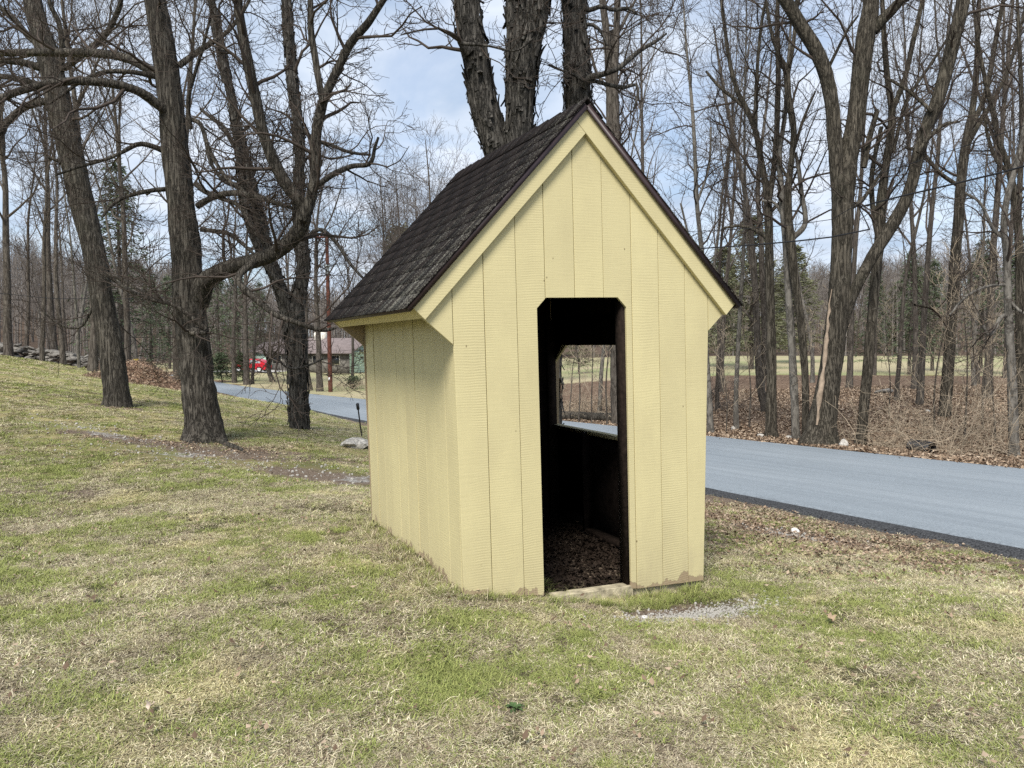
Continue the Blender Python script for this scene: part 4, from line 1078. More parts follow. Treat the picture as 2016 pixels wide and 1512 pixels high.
hero('dark_tree', 'dark rough-barked tree behind the brush thicket, right of the huge forked tree', 21.0,
 [([(1858,830,30),(1862,790,28),(1867,720,26),(1871,650,25),(1876,580,24),(1881,500,24),(1887,430,23),(1891,370,22),(1898,310,22),(1907,255,20),(1915,215,14),(1922,150,13),(1925,60,11),(1930,-40,7)], [0,0]),
  ([(1908,255,14),(1935,200,13),(1950,140,12),(1962,70,11),(1975,0,9),(1990,-90,5)], [0,0.3]),
  ([(1902,290,12),(1930,240,10),(1945,215,10),(1975,160,9),(2000,90,8),(2020,10,6)], [0,-0.3])],
 [([(1893,370,9),(1850,340,8),(1815,300,7),(1780,290,5)], [0,0.4]), ([(1880,560,7),(1920,520,6),(1965,505,5)], [0,0.3]), ([(1870,650,7),(1840,610,6),(1800,600,5)], [0,-0.3])],
 'bark_map', 38, S=16, step=0.09, amp=0.06, wk=0.85, rmin=0.005, n_tw=9, dens=(5, 4, 2), scale=1.4)
hero('grey_tree', 'pale grey smooth-trunked tree by the lane at the right edge behind the thicket', 15.4,
 [([(1996,905,26),(1996,880,20),(1994,800,18),(1991,720,17),(1986,640,15),(1983,560,14),(1981,500,13),(1976,440,12),(1985,380,12),(2000,330,11),(2015,260,9),(2025,180,7),(2030,80,5)], [0,0])],
 [([(1984,620,9),(1970,625,8),(1958,650,8),(1945,660,7),(1935,640,5)], [0,-0.3]), ([(1980,470,8),(1955,450,7),(1930,400,6),(1900,380,5)], [0,0.3]), ([(1985,590,6),(2005,610,6),(2030,625,5)], [0,-0.3]),
  ([(1982,560,6),(1940,565,5),(1900,585,5),(1870,620,4)], [0,-0.4])],
 'bark_grey', 39, S=14, step=0.08, amp=0.03, rmin=0.0045, n_tw=12, dens=(5, 4, 2), scale=1.0)
hero('straight_tree', 'dark straight trunk at the far right edge beside the pale grey tree', 18.0,
 [([(2014,880,24),(2012,820,22),(2010,720,21),(2008,600,20),(2006,480,18),(2000,400,17),(1985,330,15),(1968,280,13),(1955,220,12),(1940,160,10),(1925,80,8),(1915,0,5)], [0,0]),
  ([(2004,440,14),(2008,360,13),(2012,270,12),(2010,160,10),(2005,50,8),(2000,-60,5)], [0,0.2])],
 [([(1990,340,9),(1965,320,8),(1945,270,7),(1935,200,5)], [0,0.2])],
 'bark_map', 40, S=14, step=0.09, amp=0.05, wk=0.85, rmin=0.005, n_tw=9, dens=(5, 4, 2), scale=1.2)

hero('shagbark_tree', 'thick dark trunk across the lane at the right side of the shelter window', 24.0,
 [([(1226,838,46),(1226,815,38),(1225,760,36),(1223,680,35),(1220,560,34),(1216,430,30),(1212,300,24),(1208,180,16),(1204,60,8)], [0,0])], [], 'bark_shag', 52, S=16, step=0.1, amp=0.06, shag=20, rmin=0.006, n_tw=14, dens=(4, 4, 2), scale=1.3)

# --- generic forest trees: prototypes with shared meshes
def proto_tree(kind, seed):
    rng = np.random.default_rng(seed)
    H = {'forest': 17.0, 'fan': 13.0, 'sapling': 5.5, 'thin': 13.0}[kind]
    r0_ = {'forest': 0.19, 'fan': 0.15, 'sapling': 0.035, 'thin': 0.095}[kind]
    tr = Buf(); cr_ = Buf()
    stems = []
    ns = {'forest': 1, 'fan': 1, 'sapling': 1, 'thin': 1}[kind]
    K = 22
    P = [np.zeros(3)]; d = np.array([rng.normal(0, .03), rng.normal(0, .03), 1.0])
    for k in range(K - 1):
        d = norm(d + rng.normal(0, 0.035, 3) + np.array([0, 0, 0.05])); P.append(P[-1] + d * H / (K - 1))
    P = np.array(P); P[0, 2] -= 0.3
    t = np.linspace(0, 1, K)
    R = r0_ * (1.0 - 0.86 * t**0.9); R[0] *= 1.25
    stems.append((P, R))
    if kind in ('forest', 'fan'):
        # one or two big upright forks
        for q in range(rng.integers(1, 3) if kind == 'forest' else 4):
            i0 = int(K * (rng.uniform(0.33, 0.6) if kind == 'forest' else rng.uniform(0.18, 0.4)))
            A, Ra = spawn(P[None, i0:i0 + 2], R[None, i0:i0 + 2], 1, rng, 0.1, 0.9, H * rng.uniform(0.4, 0.55), 0.1, 24 if kind == 'forest' else 30, 6, 14, 0.72, 1, 0.14, 0.10, 0.06, 0)
            stems.append((A[0], Ra[0]))
    for k, (p, r) in enumerate(stems): tubes(tr, p[None], r[None], 9 if k == 0 else 7)
    st0 = {'forest': 0.3, 'fan': 0.3, 'sapling': 0.2, 'thin': 0.35}[kind]
    for k, (p, r) in enumerate(stems):
        n1 = {'forest': 14 if k == 0 else 8, 'fan': 10, 'sapling': 10, 'thin': 13}[kind]
        Ll = H * {'forest': 0.22, 'fan': 0.24, 'sapling': 0.28, 'thin': 0.17}[kind]
        A, Ra = spawn(p[None], r[None], n1, rng, st0 if k == 0 else 0.1, 1.0, Ll, 0.3, 46, 12, 9, 0.5, 0.06, 0.16, 0.10, 0.12, 0.45)
        tubes(cr_, A, np.maximum(Ra, 0.006), 5)
        Bp, Rb = spawn(A, Ra, 5 if kind != 'sapling' else 5, rng, 0.2, 1.0, Ll * 0.42, 0.3, 42, 12, 6, 0.55, 0.02, 0.35, 0.08, 0.16, 0.4)
        tubes(cr_, Bp, np.maximum(Rb, 0.0055), 4)
        C, Rc = spawn(Bp, Rb, 4 if kind != 'sapling' else 4, rng, 0.2, 1.0, Ll * 0.22, 0.3, 40, 12, 4, 0.6, 0.01, 0.6, 0.08, 0.14, 0.4)
        tubes(cr_, C, np.maximum(Rc, 0.005), 3)
        if kind in ('forest', 'fan', 'thin'):
            Dp, Rd = spawn(C, Rc, 2, rng, 0.25, 1.0, Ll * 0.12, 0.3, 38, 12, 3, 0.7, 0.008, 0.7, 0.06, 0.1, 0.3)
            tubes(cr_, Dp, np.maximum(Rd, 0.0045), 3)
    return tr.mesh('trunk'), cr_.mesh('crown')
def set_mat(me, m_):
    me.materials.clear(); me.materials.append(m_); return me
PROTO = {}
for kind, n in (('forest', 5), ('fan', 2), ('thin', 2), ('sapling', 2)):
    PROTO[kind] = []
    for q in range(n):
        a, b_ = proto_tree(kind, 100 + 17 * q + len(kind))
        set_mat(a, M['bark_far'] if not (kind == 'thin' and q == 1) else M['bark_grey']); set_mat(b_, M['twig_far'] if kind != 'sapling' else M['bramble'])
        PROTO[kind].append((a, b_))
NAMES = {'forest': 'forest_tree', 'fan': 'spreading_tree', 'thin': 'thin_tree', 'sapling': 'sapling'}
def plant(kind, x, y, s, label, group=None, q=None, lean=(0, 0), rz=None, z=None, sw=None):
    q = int(RNG.integers(len(PROTO[kind]))) if q is None else q
    a, b_ = PROTO[kind][q]
    r = empty(NAMES[kind], (x, y, zt(x, y) if z is None else z), label, 'tree' if kind != 'sapling' else 'sapling', group)
    r.rotation_euler = (lean[0], lean[1], RNG.uniform(0, 6.28) if rz is None else rz)
    sw = s if sw is None else sw
    r.scale = (sw, sw, s)
    link('trunk', a, None, r); link('crown', b_, None, r)
    return r
def plant_px(kind, px, py, Y, wpx, label, group=None, q=None, lean_top=None, hs=1.0):
    """foot at photo pixel column px at distance Y; trunk width in px decides girth"""
    p = at(px, py, Y)
    r0_ = {'forest': 0.19, 'fan': 0.15, 'sapling': 0.035, 'thin': 0.095}[kind]
    sw = wpx * 0.5 * Y / F / (r0_ * 0.95)
    r = plant(kind, p[0], p[1], hs, label, group, q, (RNG.normal(0, .02), RNG.normal(0, .03) if lean_top is None else lean_top), sw=1.0)
    # keep crown spread natural: thicken only the trunk child
    for ch in r.children:
        pass
    r.scale = (0.75 * sw + 0.25 * hs, 0.75 * sw + 0.25 * hs, hs)
    return r

# left wood edge: trees one can pick out along the stone wall and beyond
LW = 'trees standing along the stone wall'
plant_px('forest', 18, 702, 34, 16, 'stout brown trunk rising behind the left end of the stone wall', LW, 0, 0.0)
plant_px('thin', 84, 735, 31, 9, 'slim dark trunk close in front of the stone wall, left part', LW, 0, -0.02)
plant_px('forest', 108, 700, 37, 13, 'brown trunk behind the middle of the stone wall', LW, 1, 0.0)
plant_px('thin', 125, 733, 30.5, 11, 'straight grey-brown trunk in front of the middle of the stone wall', LW, 0, 0.0)
plant_px('thin', 157, 738, 29.5, 6, 'very thin pale sapling-like trunk near the right end of the stone wall', LW, 1, 0.0, 0.7)
plant_px('forest', 181, 742, 28.5, 17, 'pale grey trunk just left of the leaning tree, before the wall end', LW, 2, 0.0)
plant_px('thin', 50, 700, 40, 9, 'thin dark trunk behind the wall between the two stout trunks', LW, 0, 0.0)
mk = plant_px('thin', 269, 730, 38, 9, 'pale straight trunk with a yellow tag behind the leaf mound', LW, 1, 0.0)
p = at(268, 712, 37.6)
bfr = Buf(); bfr.box((-0.12, -0.03, -0.13), (0.12, 0.03, 0.13))
o = bfr.obj('yellow_tag', plain('yellow_tag', (0.75, 0.55, 0.03), 0.5, 0.3, 0, 0.1), None, False); o.parent = mk
mk_m = mk.matrix_basis.copy(); o.matrix_parent_inverse = mk_m.inverted(); o.location = tuple(p); o['label'] = 'small yellow square tag nailed to the trunk'
plant_px('forest', 252, 738, 33, 12, 'dark trunk right beside the yellow-tagged trunk', LW, 3, 0.0)
plant_px('forest', 352, 762, 30, 16, 'dark trunk leaning left, right of the leaf mound', LW, 4, -0.17)
plant_px('forest', 462, 762, 69, 10, 'brown trunk beyond the lane, left of the red car', 'trees across the lane by the house', 1, -0.02)
plant_px('forest', 486, 764, 67, 13, 'grey trunk in front of the red car beyond the lane', 'trees across the lane by the house', 0, -0.03)
plant_px('thin', 497, 764, 68, 8, 'slim trunk against the red car, right of the grey trunk', 'trees across the lane by the house', 0, -0.02)
plant_px('forest', 612, 770, 60, 9, 'slim trunk between the shaggy forked tree and the utility pole', 'trees across the lane by the house', 2, -0.02)
plant_px('forest', 630, 778, 58, 14, 'brown trunk immediately left of the utility pole', 'trees across the lane by the house', 3, 0.0)
plant_px('forest', 580, 768, 64, 8, 'trunk behind the shaggy forked tree beyond the lane', 'trees across the lane by the house', 4, 0.0)
ap = plant_px('fan', 537, 738, 72, 14, 'low spreading bare tree before the green garage wall', None, 0, 0.05, 0.42)
plant('fan', *at(770, 760, 44)[:2], 1.0, 'spreading bare tree whose crown shows left of the roof, dark crooked trunk', 'trees behind the shelter roof', 0)
plant('fan', *at(860, 760, 40)[:2], 1.05, 'broad fan-shaped bare tree rising straight behind the roof slope', 'trees behind the shelter roof', 1)
plant('fan', *at(820, 760, 52)[:2], 1.15, 'bare spreading crown between the two nearer crowns behind the roof', 'trees behind the shelter roof', 0)
plant('fan', *at(915, 770, 46)[:2], 1.0, 'bare crown just left of the shaggy forked tree behind the roof', 'trees behind the shelter roof', 1)
plant('fan', *at(1075, 770, 50)[:2], 1.0, 'bare crown seen between the two shaggy trunks above the roof', 'trees behind the shelter roof', 0)
def place_word(x, y):
    """where a tree of the wood stands, told by the landmarks it is seen between"""
    q = 1008 + F * x / y
    for lim, w in ((70, 'left of the thin dark trunk'), (185, 'behind the stone wall'), (240, 'behind the leaning tree'), (345, 'behind the leaf mound'), (420, 'behind the thick arching tree'), (540, 'near the red car'), (660, 'by the utility pole'),
                   (1057, 'above the shelter roof'), (1240, 'through the shelter window'), (1384, 'above the right roof slope'), (1450, 'beside the crooked tree'), (1519, 'left of the straight tree'), (1600, 'left of the huge forked tree'),
                   (1690, 'behind the huge forked tree'), (1775, 'right of the slim-trunked tree'), (1860, 'left of the dark rough tree'), (1950, 'behind the bramble thicket')):
        if q < lim: return w
    return 'by the pale grey tree'
def wood_label(x, y, kind, where):
    dep = 'near the lane' if y < 29 else ('halfway back' if y < 40 else 'far back')
    return ('slim ' if kind == 'thin' else 'tall ') + 'bare tree ' + dep + ' ' + where.replace('across the lane', 'in the wood') + ', ' + place_word(x, y)
# right wood
RW = 'bare trees of the wood across the lane'
RL = 'slender bare tree deeper in the leaf-strewn wood across the lane'
spots = [(1450,845,20.5,9,'thin'),(1412,800,26,7,'thin'),(1420,770,34,8,'forest'),(1548,770,34,9,'thin'),(1672,765,34,10,'forest'),(1745,760,30,12,'forest'),(1765,790,26,9,'thin'),(1810,810,24,10,'forest'),
 (1800,760,32,9,'forest'),(1830,760,34,10,'thin'),(1945,800,26,14,'forest'),(1960,780,30,16,'forest'),(1925,760,36,8,'thin'),(1470,760,38,8,'thin'),(1600,750,40,9,'thin'),(1870,750,40,8,'thin'),(1180,790,28,8,'thin'),
 (1150,770,34,8,'thin'),(1290,770,34,10,'forest'),(1345,780,30,9,'thin'),(1365,800,26,9,'thin'),(1640,740,46,10,'forest'),(1720,735,48,9,'forest'),(1785,740,44,9,'thin'),(1980,745,42,10,'forest')]
RLAB = {0: 'thin grey tree at the lane edge between the crooked tree and the straight tree'}
for k, (px, py, Y, w, kd) in enumerate(spots):
    if Y >= 30 and k % 2: continue
    pq = at(px, py, Y)
    plant_px(kd, px, py, Y, w, RLAB.get(k, wood_label(pq[0], pq[1], kd, 'across the lane')), RW, None, RNG.normal(0, 0.03), RNG.uniform(0.85, 1.15))
cnt = 0
while cnt < 3:
    x = RNG.uniform(-2, 48); y = RNG.uniform(26, 50)
    d, _ = road_query(np.array([x]), np.array([y]))
    if d[0] < 5 or x / y > 0.75 or 0.03 < x / y < 0.16: continue
    kd = RNG.choice(['forest', 'thin', 'thin'])
    plant(kd, x, y, RNG.uniform(0.8, 1.1), wood_label(x, y, kd, 'across the lane'), RW, None, (RNG.normal(0, .03), RNG.normal(0, .03))); cnt += 1
cnt = 0
while cnt < 15:
    x = RNG.uniform(-70, -13); y = RNG.uniform(40, 95)
    d, _ = road_query(np.array([x]), np.array([y]))
    if d[0] > -4 or x / y < -0.72 or x / y > -0.42: continue
    kd = 'thin'
    plant(kd, x, y, RNG.uniform(0.75, 1.1), wood_label(x, y, kd, 'in the left wood'), 'bare trees behind the stone wall', None, (RNG.normal(0, .03), RNG.normal(0, .03))); cnt += 1
cnt = 0
while cnt < 7:
    y = RNG.uniform(60, 112); x = y * RNG.uniform(-0.33, -0.02)
    if -36 < x < -14 and y < 108: continue
    plant('forest', x, y, RNG.uniform(0.7, 0.9), 'distant bare tree past the lane bend, ' + place_word(x, y), 'distant trees around the house', None); cnt += 1
cnt = 0
while cnt < 14:
    y = RNG.uniform(106, 118); x = RNG.uniform(10, 80)
    plant('forest', x, y, RNG.uniform(0.6, 0.9), 'distant bare tree beyond the pale field, ' + place_word(x, y), 'trees along the far side of the field', None); cnt += 1
for px, py, Y, s in [(1475,850,19,.7),(1430,845,18,.5),(1750,830,20,.6),(1630,790,28,.7),(1900,850,16,.7),(1935,850,17,.8),(1840,850,16.5,.75),(1960,860,15.5,.6),(1140,800,24,.8),(1165,800,23.5,.7),(1120,795,25,.7),(1195,800,23,.9),(1580,800,26,.6)]:
    Y = Y + (1.6 if Y < 21 else 0.4); p = at(px, py, Y); plant('sapling', p[0], p[1], s, ('short ' if s < .65 else 'tall ') + 'twiggy pale sapling ' + ('at the lane edge, ' if Y < 21 else 'in the undergrowth, ') + place_word(p[0], p[1]), 'saplings across the lane')

# conifers
def proto_conifer(seed, H, spread, droop, nw, dens, fluff):
    rng = np.random.default_rng(seed)
    tr = Buf(); K = 10
    P = np.stack([np.zeros(K), np.zeros(K), np.linspace(-0.3, H, K)], 1); P[:, :2] += rng.normal(0, 0.03, (K, 2))
    tubes(tr, P[None], np.linspace(H * 0.016, 0.015, K)[None], 8)
    nb = nw * 6
    h = H * (0.10 + 0.89 * np.sort(rng.random(nb))**0.9)
    az = np.arange(nb) * 2.4 + rng.normal(0, .3, nb)
    L = spread * (1 - h / H)**0.75 * rng.uniform(0.6, 1.15, nb) + 0.15
    k = 6; pts = []
    for q in range(k):
        f = q / (k - 1)
        pts.append(np.stack([np.cos(az) * L * f, np.sin(az) * L * f, h + L * (0.25 * f - droop * f * f)], 1))
    A = np.stack(pts, 1) + rng.normal(0, 0.03, (nb, k, 3))
    tubes(tr, A, np.linspace(1, .3, k)[None, :] * (0.012 + 0.012 * L[:, None]), 3)
    fo = Buf(); n = nb * dens
    b = rng.integers(0, nb, n); t = rng.random(n)**0.7 * (k - 1) * 0.999; i = t.astype(int); f = (t - i)[:, None]
    p = A[b, i] * (1 - f) + A[b, i + 1] * f + rng.normal(0, 0.10 * fluff, (n, 3))
    d = norm(A[b, i + 1] - A[b, i]); side = norm(np.cross(d, [0, 0, 1.0])) * rng.choice([-1, 1], n)[:, None]
    dv = norm(d * 0.7 + side * rng.uniform(0.2, 1.1, (n, 1)) + np.stack([0 * t, 0 * t, rng.normal(-0.15, 0.3, n)], 1))
    wv_ = norm(np.cross(dv, rng.normal(0, 1, (n, 3))))
    ln = rng.uniform(0.16, 0.42, n)[:, None] * fluff; w = rng.uniform(0.02, 0.05, n)[:, None] * fluff
    V = np.stack([p - wv_ * w * 0.4, p + dv * ln * 0.5 - wv_ * w, p + dv * ln, p + dv * ln * 0.5 + wv_ * w], 1)
    fo.add(V.reshape(-1, 3), np.arange(n * 4).reshape(-1, 4))
    return tr.mesh('trunk'), fo.mesh('crown', False)
CON = [proto_conifer(1, 14, 3.4, 0.35, 22, 28, 1.2), proto_conifer(2, 12, 4.2, 0.15, 20, 52, 1.4), proto_conifer(3, 3.2, 0.9, 0.1, 16, 40, 0.7)]
set_mat(CON[0][0], M['bark_far']); set_mat(CON[0][1], M['needle']); set_mat(CON[1][0], M['bark_far']); set_mat(CON[1][1], M['needle_b']); set_mat(CON[2][0], M['bark_far']); set_mat(CON[2][1], M['needle'])
def conifer(q, px, py, Y, s, label, group=None, name='pine_tree', cat='evergreen', sw=None):
    p = at(px, py, Y)
    r = empty(name, (p[0], p[1], zt(p[0], p[1])), label, cat, group); r.rotation_euler[2] = RNG.uniform(0, 6)
    r.scale = (sw or s, sw or s, s)
    link('trunk', CON[q][0], None, r); link('crown', CON[q][1], None, r); return r
conifer(0, 242, 740, 46, 0.92, 'tall spruce with open crown standing between the two big left trees', 'evergreens on the left', 'spruce_tree')
conifer(0, 300, 740, 62, 0.62, 'dark low spruce behind the leaf mound', 'evergreens on the left', 'spruce_tree')
conifer(0, 205, 735, 58, 0.6, 'dark spruce half hidden by the leaning tree', 'evergreens on the left', 'spruce_tree')
conifer(0, 335, 745, 94, 0.8, 'dark spruce just left of the thick arching tree', 'evergreens on the left', 'spruce_tree')
conifer(0, 432, 748, 88, 0.85, 'dark green spruce right of the thick arching tree, behind the road', 'evergreens near the red car', 'spruce_tree')
conifer(0, 470, 745, 96, 0.95, 'dark green spruce above the red car', 'evergreens near the red car', 'spruce_tree')
conifer(0, 515, 742, 104, 0.8, 'dark spruce right of the red car, behind the low bare tree', 'evergreens near the red car', 'spruce_tree')
conifer(1, 790, 760, 70, 1.18, 'lone olive pine top showing above the roof slope')
conifer(1, 1478, 745, 62, 1.02, 'broad olive-green pine beside the right roof eave', 'evergreens right of the shelter')
conifer(1, 1420, 745, 70, 0.9, 'olive pine partly hidden by the right roof eave', 'evergreens right of the shelter')
conifer(1, 1560, 745, 75, 0.95, 'olive pine behind the slender trees left of the huge forked trunk', 'evergreens right of the shelter')
conifer(0, 1790, 750, 48, 0.55, 'dark low-hanging evergreen right of the huge forked tree', 'evergreens right of the shelter')
conifer(0, 1720, 748, 52, 0.5, 'dark evergreen directly behind the slim-trunked tree', 'evergreens right of the shelter')
conifer(0, 1835, 748, 54, 0.55, 'dark evergreen behind the thicket, left of the dark rough tree', 'evergreens right of the shelter')
conifer(0, 1930, 748, 50, 0.62, 'dark green evergreen behind the pale grey tree', 'evergreens right of the shelter')
conifer(0, 2000, 748, 46, 0.6, 'dark evergreen at the far right edge of the wood', 'evergreens right of the shelter')
conifer(1, 1140, 740, 66, 0.45, 'low evergreen seen through the shelter window')
for px, py, Y, s, lab in [(437,752,70,0.85,'small cone-shaped shrub left of the red car'),(478,748,72,0.8,'small cone-shaped shrub in front of the red car'),(412,757,78,0.7,'low green shrub at the foot of the thick arching tree, by the road')]:
    conifer(2, px, py, Y, s, lab, 'small evergreen shrubs by the driveway', 'evergreen_shrub', 'shrub', s * 1.5)
for k in range(22):
    p_x = RNG.uniform(-4, 80); conifer(int(RNG.integers(0, 2)), 1008 + 1514 * p_x / 121, 740, 121, RNG.uniform(0.6, 1.0), 'dark evergreen in the treeline beyond the field, ' + place_word(p_x, 121), 'distant evergreens beyond the field')

# far wooded hill: one mass
def hill_forest():
    rng = np.random.default_rng(77)
    n = 3400
    az = np.radians(rng.uniform(-44, 44, n)); r = 118 + 175 * rng.random(n)**0.8
    x, y = r * np.sin(az), r * np.cos(az); z = terrain(x, y, False)
    H = rng.uniform(9, 14, n)
    tr = Buf()
    K = 3
    base = np.stack([x, y, z - 0.3], 1)
    top = base + np.stack([rng.normal(0, .5, n), rng.normal(0, .5, n), H], 1)
    P = np.stack([base, (base + top) / 2 + rng.normal(0, .12, (n, 3)), top], 1)
    R = rng.uniform(0.10, 0.2, n)[:, None] * np.array([1, .65, .15])[None]
    tubes(tr, P, R, 4)
    A, Ra = spawn(P, R, 13, rng, 0.3, 1, 3.0, .3, 38, 10, 3, .5, .07, .3, .12, .12, .5)
    tubes(tr, A, np.maximum(Ra, 0.03), 3)
    Bp, Rb = spawn(A, Ra, 4, rng, .25, 1, 1.3, .3, 40, 10, 2, .6, .035, .4, .1, .1, .3)
    tubes(tr, Bp, np.maximum(Rb, 0.02), 3)
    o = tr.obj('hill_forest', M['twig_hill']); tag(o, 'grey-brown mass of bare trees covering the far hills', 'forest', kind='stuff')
hill_forest()

# ------------------------------------------------------------------ brush thicket and undergrowth
def thicket(name, label, px, py, Y, n, H, spread, seed, mat='bramble', rad=0.006, group=None):
    rng = np.random.default_rng(seed); p = at(px, py, Y)
    r = empty(name, (p[0], p[1], zt(p[0], p[1])), label, 'bush', group)
    b0 = np.stack([rng.normal(0, spread * 0.4, n), rng.normal(0, spread * 0.25, n), np.zeros(n) - 0.1], 1)
    d = norm(np.stack([rng.normal(0, 0.55, n), rng.normal(0, 0.45, n), np.ones(n)], 1))
    K = 9; pts = [b0]; L = H * rng.uniform(0.5, 1.3, n)
    bend = rng.normal(0, 0.16, (n, 3)); bend[:, 2] = -np.abs(bend[:, 2]) * 1.2
    for k in range(K - 1):
        d = norm(d + bend + rng.normal(0, 0.12, (n, 3))); pts.append(pts[-1] + d * (L / (K - 1))[:, None])
    P = np.stack(pts, 1); R = rad * rng.uniform(0.6, 1.4, n)[:, None] * np.linspace(1, 0.4, K)[None]
    st = Buf(); tubes(st, P, R, 4); st.obj('stems', M[mat], r)
    tw = Buf()
    A, Ra = spawn(P, R, 4, rng, .25, 1, H * .32, .3, 50, 15, 5, .7, .006, .5, 0.0, .2, .3); tubes(tw, A, np.maximum(Ra, .003), 3)
    Bp, Rb = spawn(A, Ra, 2, rng, .2, 1, H * .15, .3, 50, 15, 3, .8, .004, .6, 0.0, .2, .3); tubes(tw, Bp, np.maximum(Rb, .0025), 3)
    tw.obj('twigs', M[mat], r)
    return r
thicket('bramble_thicket', 'large tangled tan bramble thicket at the lane edge on the right', 1880, 885, 15.6, 95, 2.0, 2.4, 5)
thicket('bramble_thicket', 'dense brown bramble clump at the right edge behind the large thicket', 1985, 870, 17.5, 55, 2.2, 1.8, 6)
thicket('bramble_thicket', 'low straggly bramble between the slim-trunked tree and the large thicket', 1765, 860, 16.8, 40, 1.2, 1.4, 8)
thicket('bramble_thicket', 'tangled brush seen through the shelter window', 1160, 800, 27, 120, 2.0, 2.6, 9, 'bramble', .008)
thicket('bramble_thicket', 'reddish brush behind the thin crooked tree near the shelter edge', 1395, 800, 26, 70, 2.2, 1.8, 10, 'twig_far', .008)
thicket('bramble_thicket', 'thin brush by the lane under the utility pole', 700, 775, 58, 60, 1.8, 4.0, 12, 'bramble', .012)
thicket('bramble_thicket', 'thin brush beyond the lane right of the shaggy forked tree', 560, 768, 62, 60, 1.8, 3.5, 13, 'bramble', .012)
thicket('bramble_thicket', 'grey brush at the wood edge behind the right end of the stone wall', 225, 735, 36, 60, 2.2, 3.5, 14, 'twig_far', .01)
# rhododendron by the house
def leafy_shrub(px, py, Y, s, label):
    rng = np.random.default_rng(4); p = at(px, py, Y)
    r = empty('leafy_shrub', (p[0], p[1], zt(p[0], p[1])), label, 'shrub')
    st = Buf(); n = 24
    d = norm(np.stack([rng.normal(0, .6, n), rng.normal(0, .6, n), np.ones(n)], 1)); K = 4
    P = np.stack([d * s * f for f in np.linspace(0, 1, K)], 1) * rng.uniform(.6, 1.1, (n, 1, 1)); tubes(st, P, np.full((n, K), .015), 4); st.obj('stems', M['bark_far'], r)
    m_ = 500; c = norm(rng.normal(0, 1, (m_, 3))) * rng.random((m_, 1))**.4 * s * .75 * np.array([1, 1, .7]) + np.array([0, 0, s * .75])
    dv = norm(rng.normal(0, 1, (m_, 3))); wv2 = norm(np.cross(dv, rng.normal(0, 1, (m_, 3)))); l = .16
    V = np.stack([c, c + dv * l * .5 + wv2 * .05, c + dv * l, c + dv * l * .5 - wv2 * .05], 1)
    lf = Buf(); lf.add(V.reshape(-1, 3), np.arange(m_ * 4).reshape(-1, 4)); lf.obj('leaves', M['needle'], r, False)
leafy_shrub(697, 768, 62, .85, 'round evergreen shrub left of the shelter wall, before the house')

# ------------------------------------------------------------------ house, car, pole, wires
house_p = at(640, 735, 96)
hz = zt(house_p[0], house_p[1])
house = empty('ranch_house', (house_p[0], house_p[1], hz), 'low ranch house with mint green siding, stone front and brown roof', 'house')
house.rotation_euler[2] = math.radians(-24)
Msid = plain('mint_siding', (0.50, 0.66, 0.58), 0.7, 0.2, 0, 0.06, 3); Mroof = plain('mauve_brown_shingle', (0.185, 0.155, 0.152), 0.9, 0.1, 0, 0.2, 2)
Mwin = plain('dark_window', (0.02, 0.025, 0.03), 0.15, 0.5, 0, 0.1); Mcream = plain('cream_chimney', (0.72, 0.69, 0.6), 0.8, 0.2, 0, 0.1)
HL, HW, HH = 12.5, 7.0, 2.5
b = Buf(); b.box((-HL / 2, -HW / 2, -0.6), (HL / 2, HW / 2, HH)); b.obj('stone_wall', M['stone'], house, False)
for k in range(12):   # lapped siding on the right gable end, course by course
    z0 = k * 0.21; b = Buf(); b.add([(HL / 2 + .03, -HW / 2, z0), (HL / 2 + .03, HW / 2, z0), (HL / 2 + .004, HW / 2, z0 + .21), (HL / 2 + .004, -HW / 2, z0 + .21), (HL / 2 + .002, -HW / 2, z0), (HL / 2 + .002, HW / 2, z0)], [[0,1,2,3],[0,4,5,1]]); b.obj('siding_board', Msid, house, False)
b = Buf(); b.add([(HL / 2 + .004, -HW / 2, HH), (HL / 2 + .004, HW / 2, HH), (HL / 2 + .004, 0, HH + 1.35), (HL/2-.1, -HW / 2, HH), (HL/2-.1, HW / 2, HH), (HL/2-.1, 0, HH + 1.35)], [[0,1,4,3]], [[0,1,2],[5,4,3]]); b.obj('gable', Msid, house, False)
rb = Buf()
for s_ in (-1, 1):
    y0, y1 = s_ * (HW / 2 + .6), 0; z0, z1 = HH - .25, HH + 1.5
    rb.add([(-HL/2 - .6, y0, z0), (HL/2 + .6, y0, z0), (HL/2 + .6, y1, z1), (-HL/2 - .6, y1, z1), (-HL/2 - .6, y0, z0 + .16), (HL/2 + .6, y0, z0 + .16), (HL/2 + .6, y1, z1 + .16), (-HL/2 - .6, y1, z1 + .16)], [[0,1,2,3],[4,7,6,5],[0,4,5,1],[1,5,6,2],[3,7,4,0]])
roofh = rb.obj('roof', Mroof, house, False)
b = Buf(); b.box((-1.2, -.5, HH + .9), (0.1, .5, HH + 2.4)); b.obj('chimney', Mcream, roofh, False)
for x0 in (-4.5, -1.6, 1.6, 4.2):
    b = Buf(); b.box((x0 - .7, -HW / 2 - .04, 1.0), (x0 + .7, -HW / 2 + .02, 2.1)); w_ = b.obj('window', Mcream, house, False)
    b = Buf(); b.box((x0 - .62, -HW / 2 - .055, 1.08), (x0 + .62, -HW / 2 - .041, 2.02)); b.obj('pane', Mwin, w_, False)
gar = empty('garage', at(553, 736, 99), 'mint green garage end of the house behind the low bare tree', 'garage')
gar.location.z = zt(gar.location.x, gar.location.y); gar.rotation_euler[2] = math.radians(-24)
b = Buf(); b.box((-2.2, -2.5, -.6), (2.2, 2.5, 2.2)); b.obj('wall', plain('mint_siding_shady', (0.36, 0.47, 0.42), 0.7, 0.2, 0, 0.06, 3), gar, False)
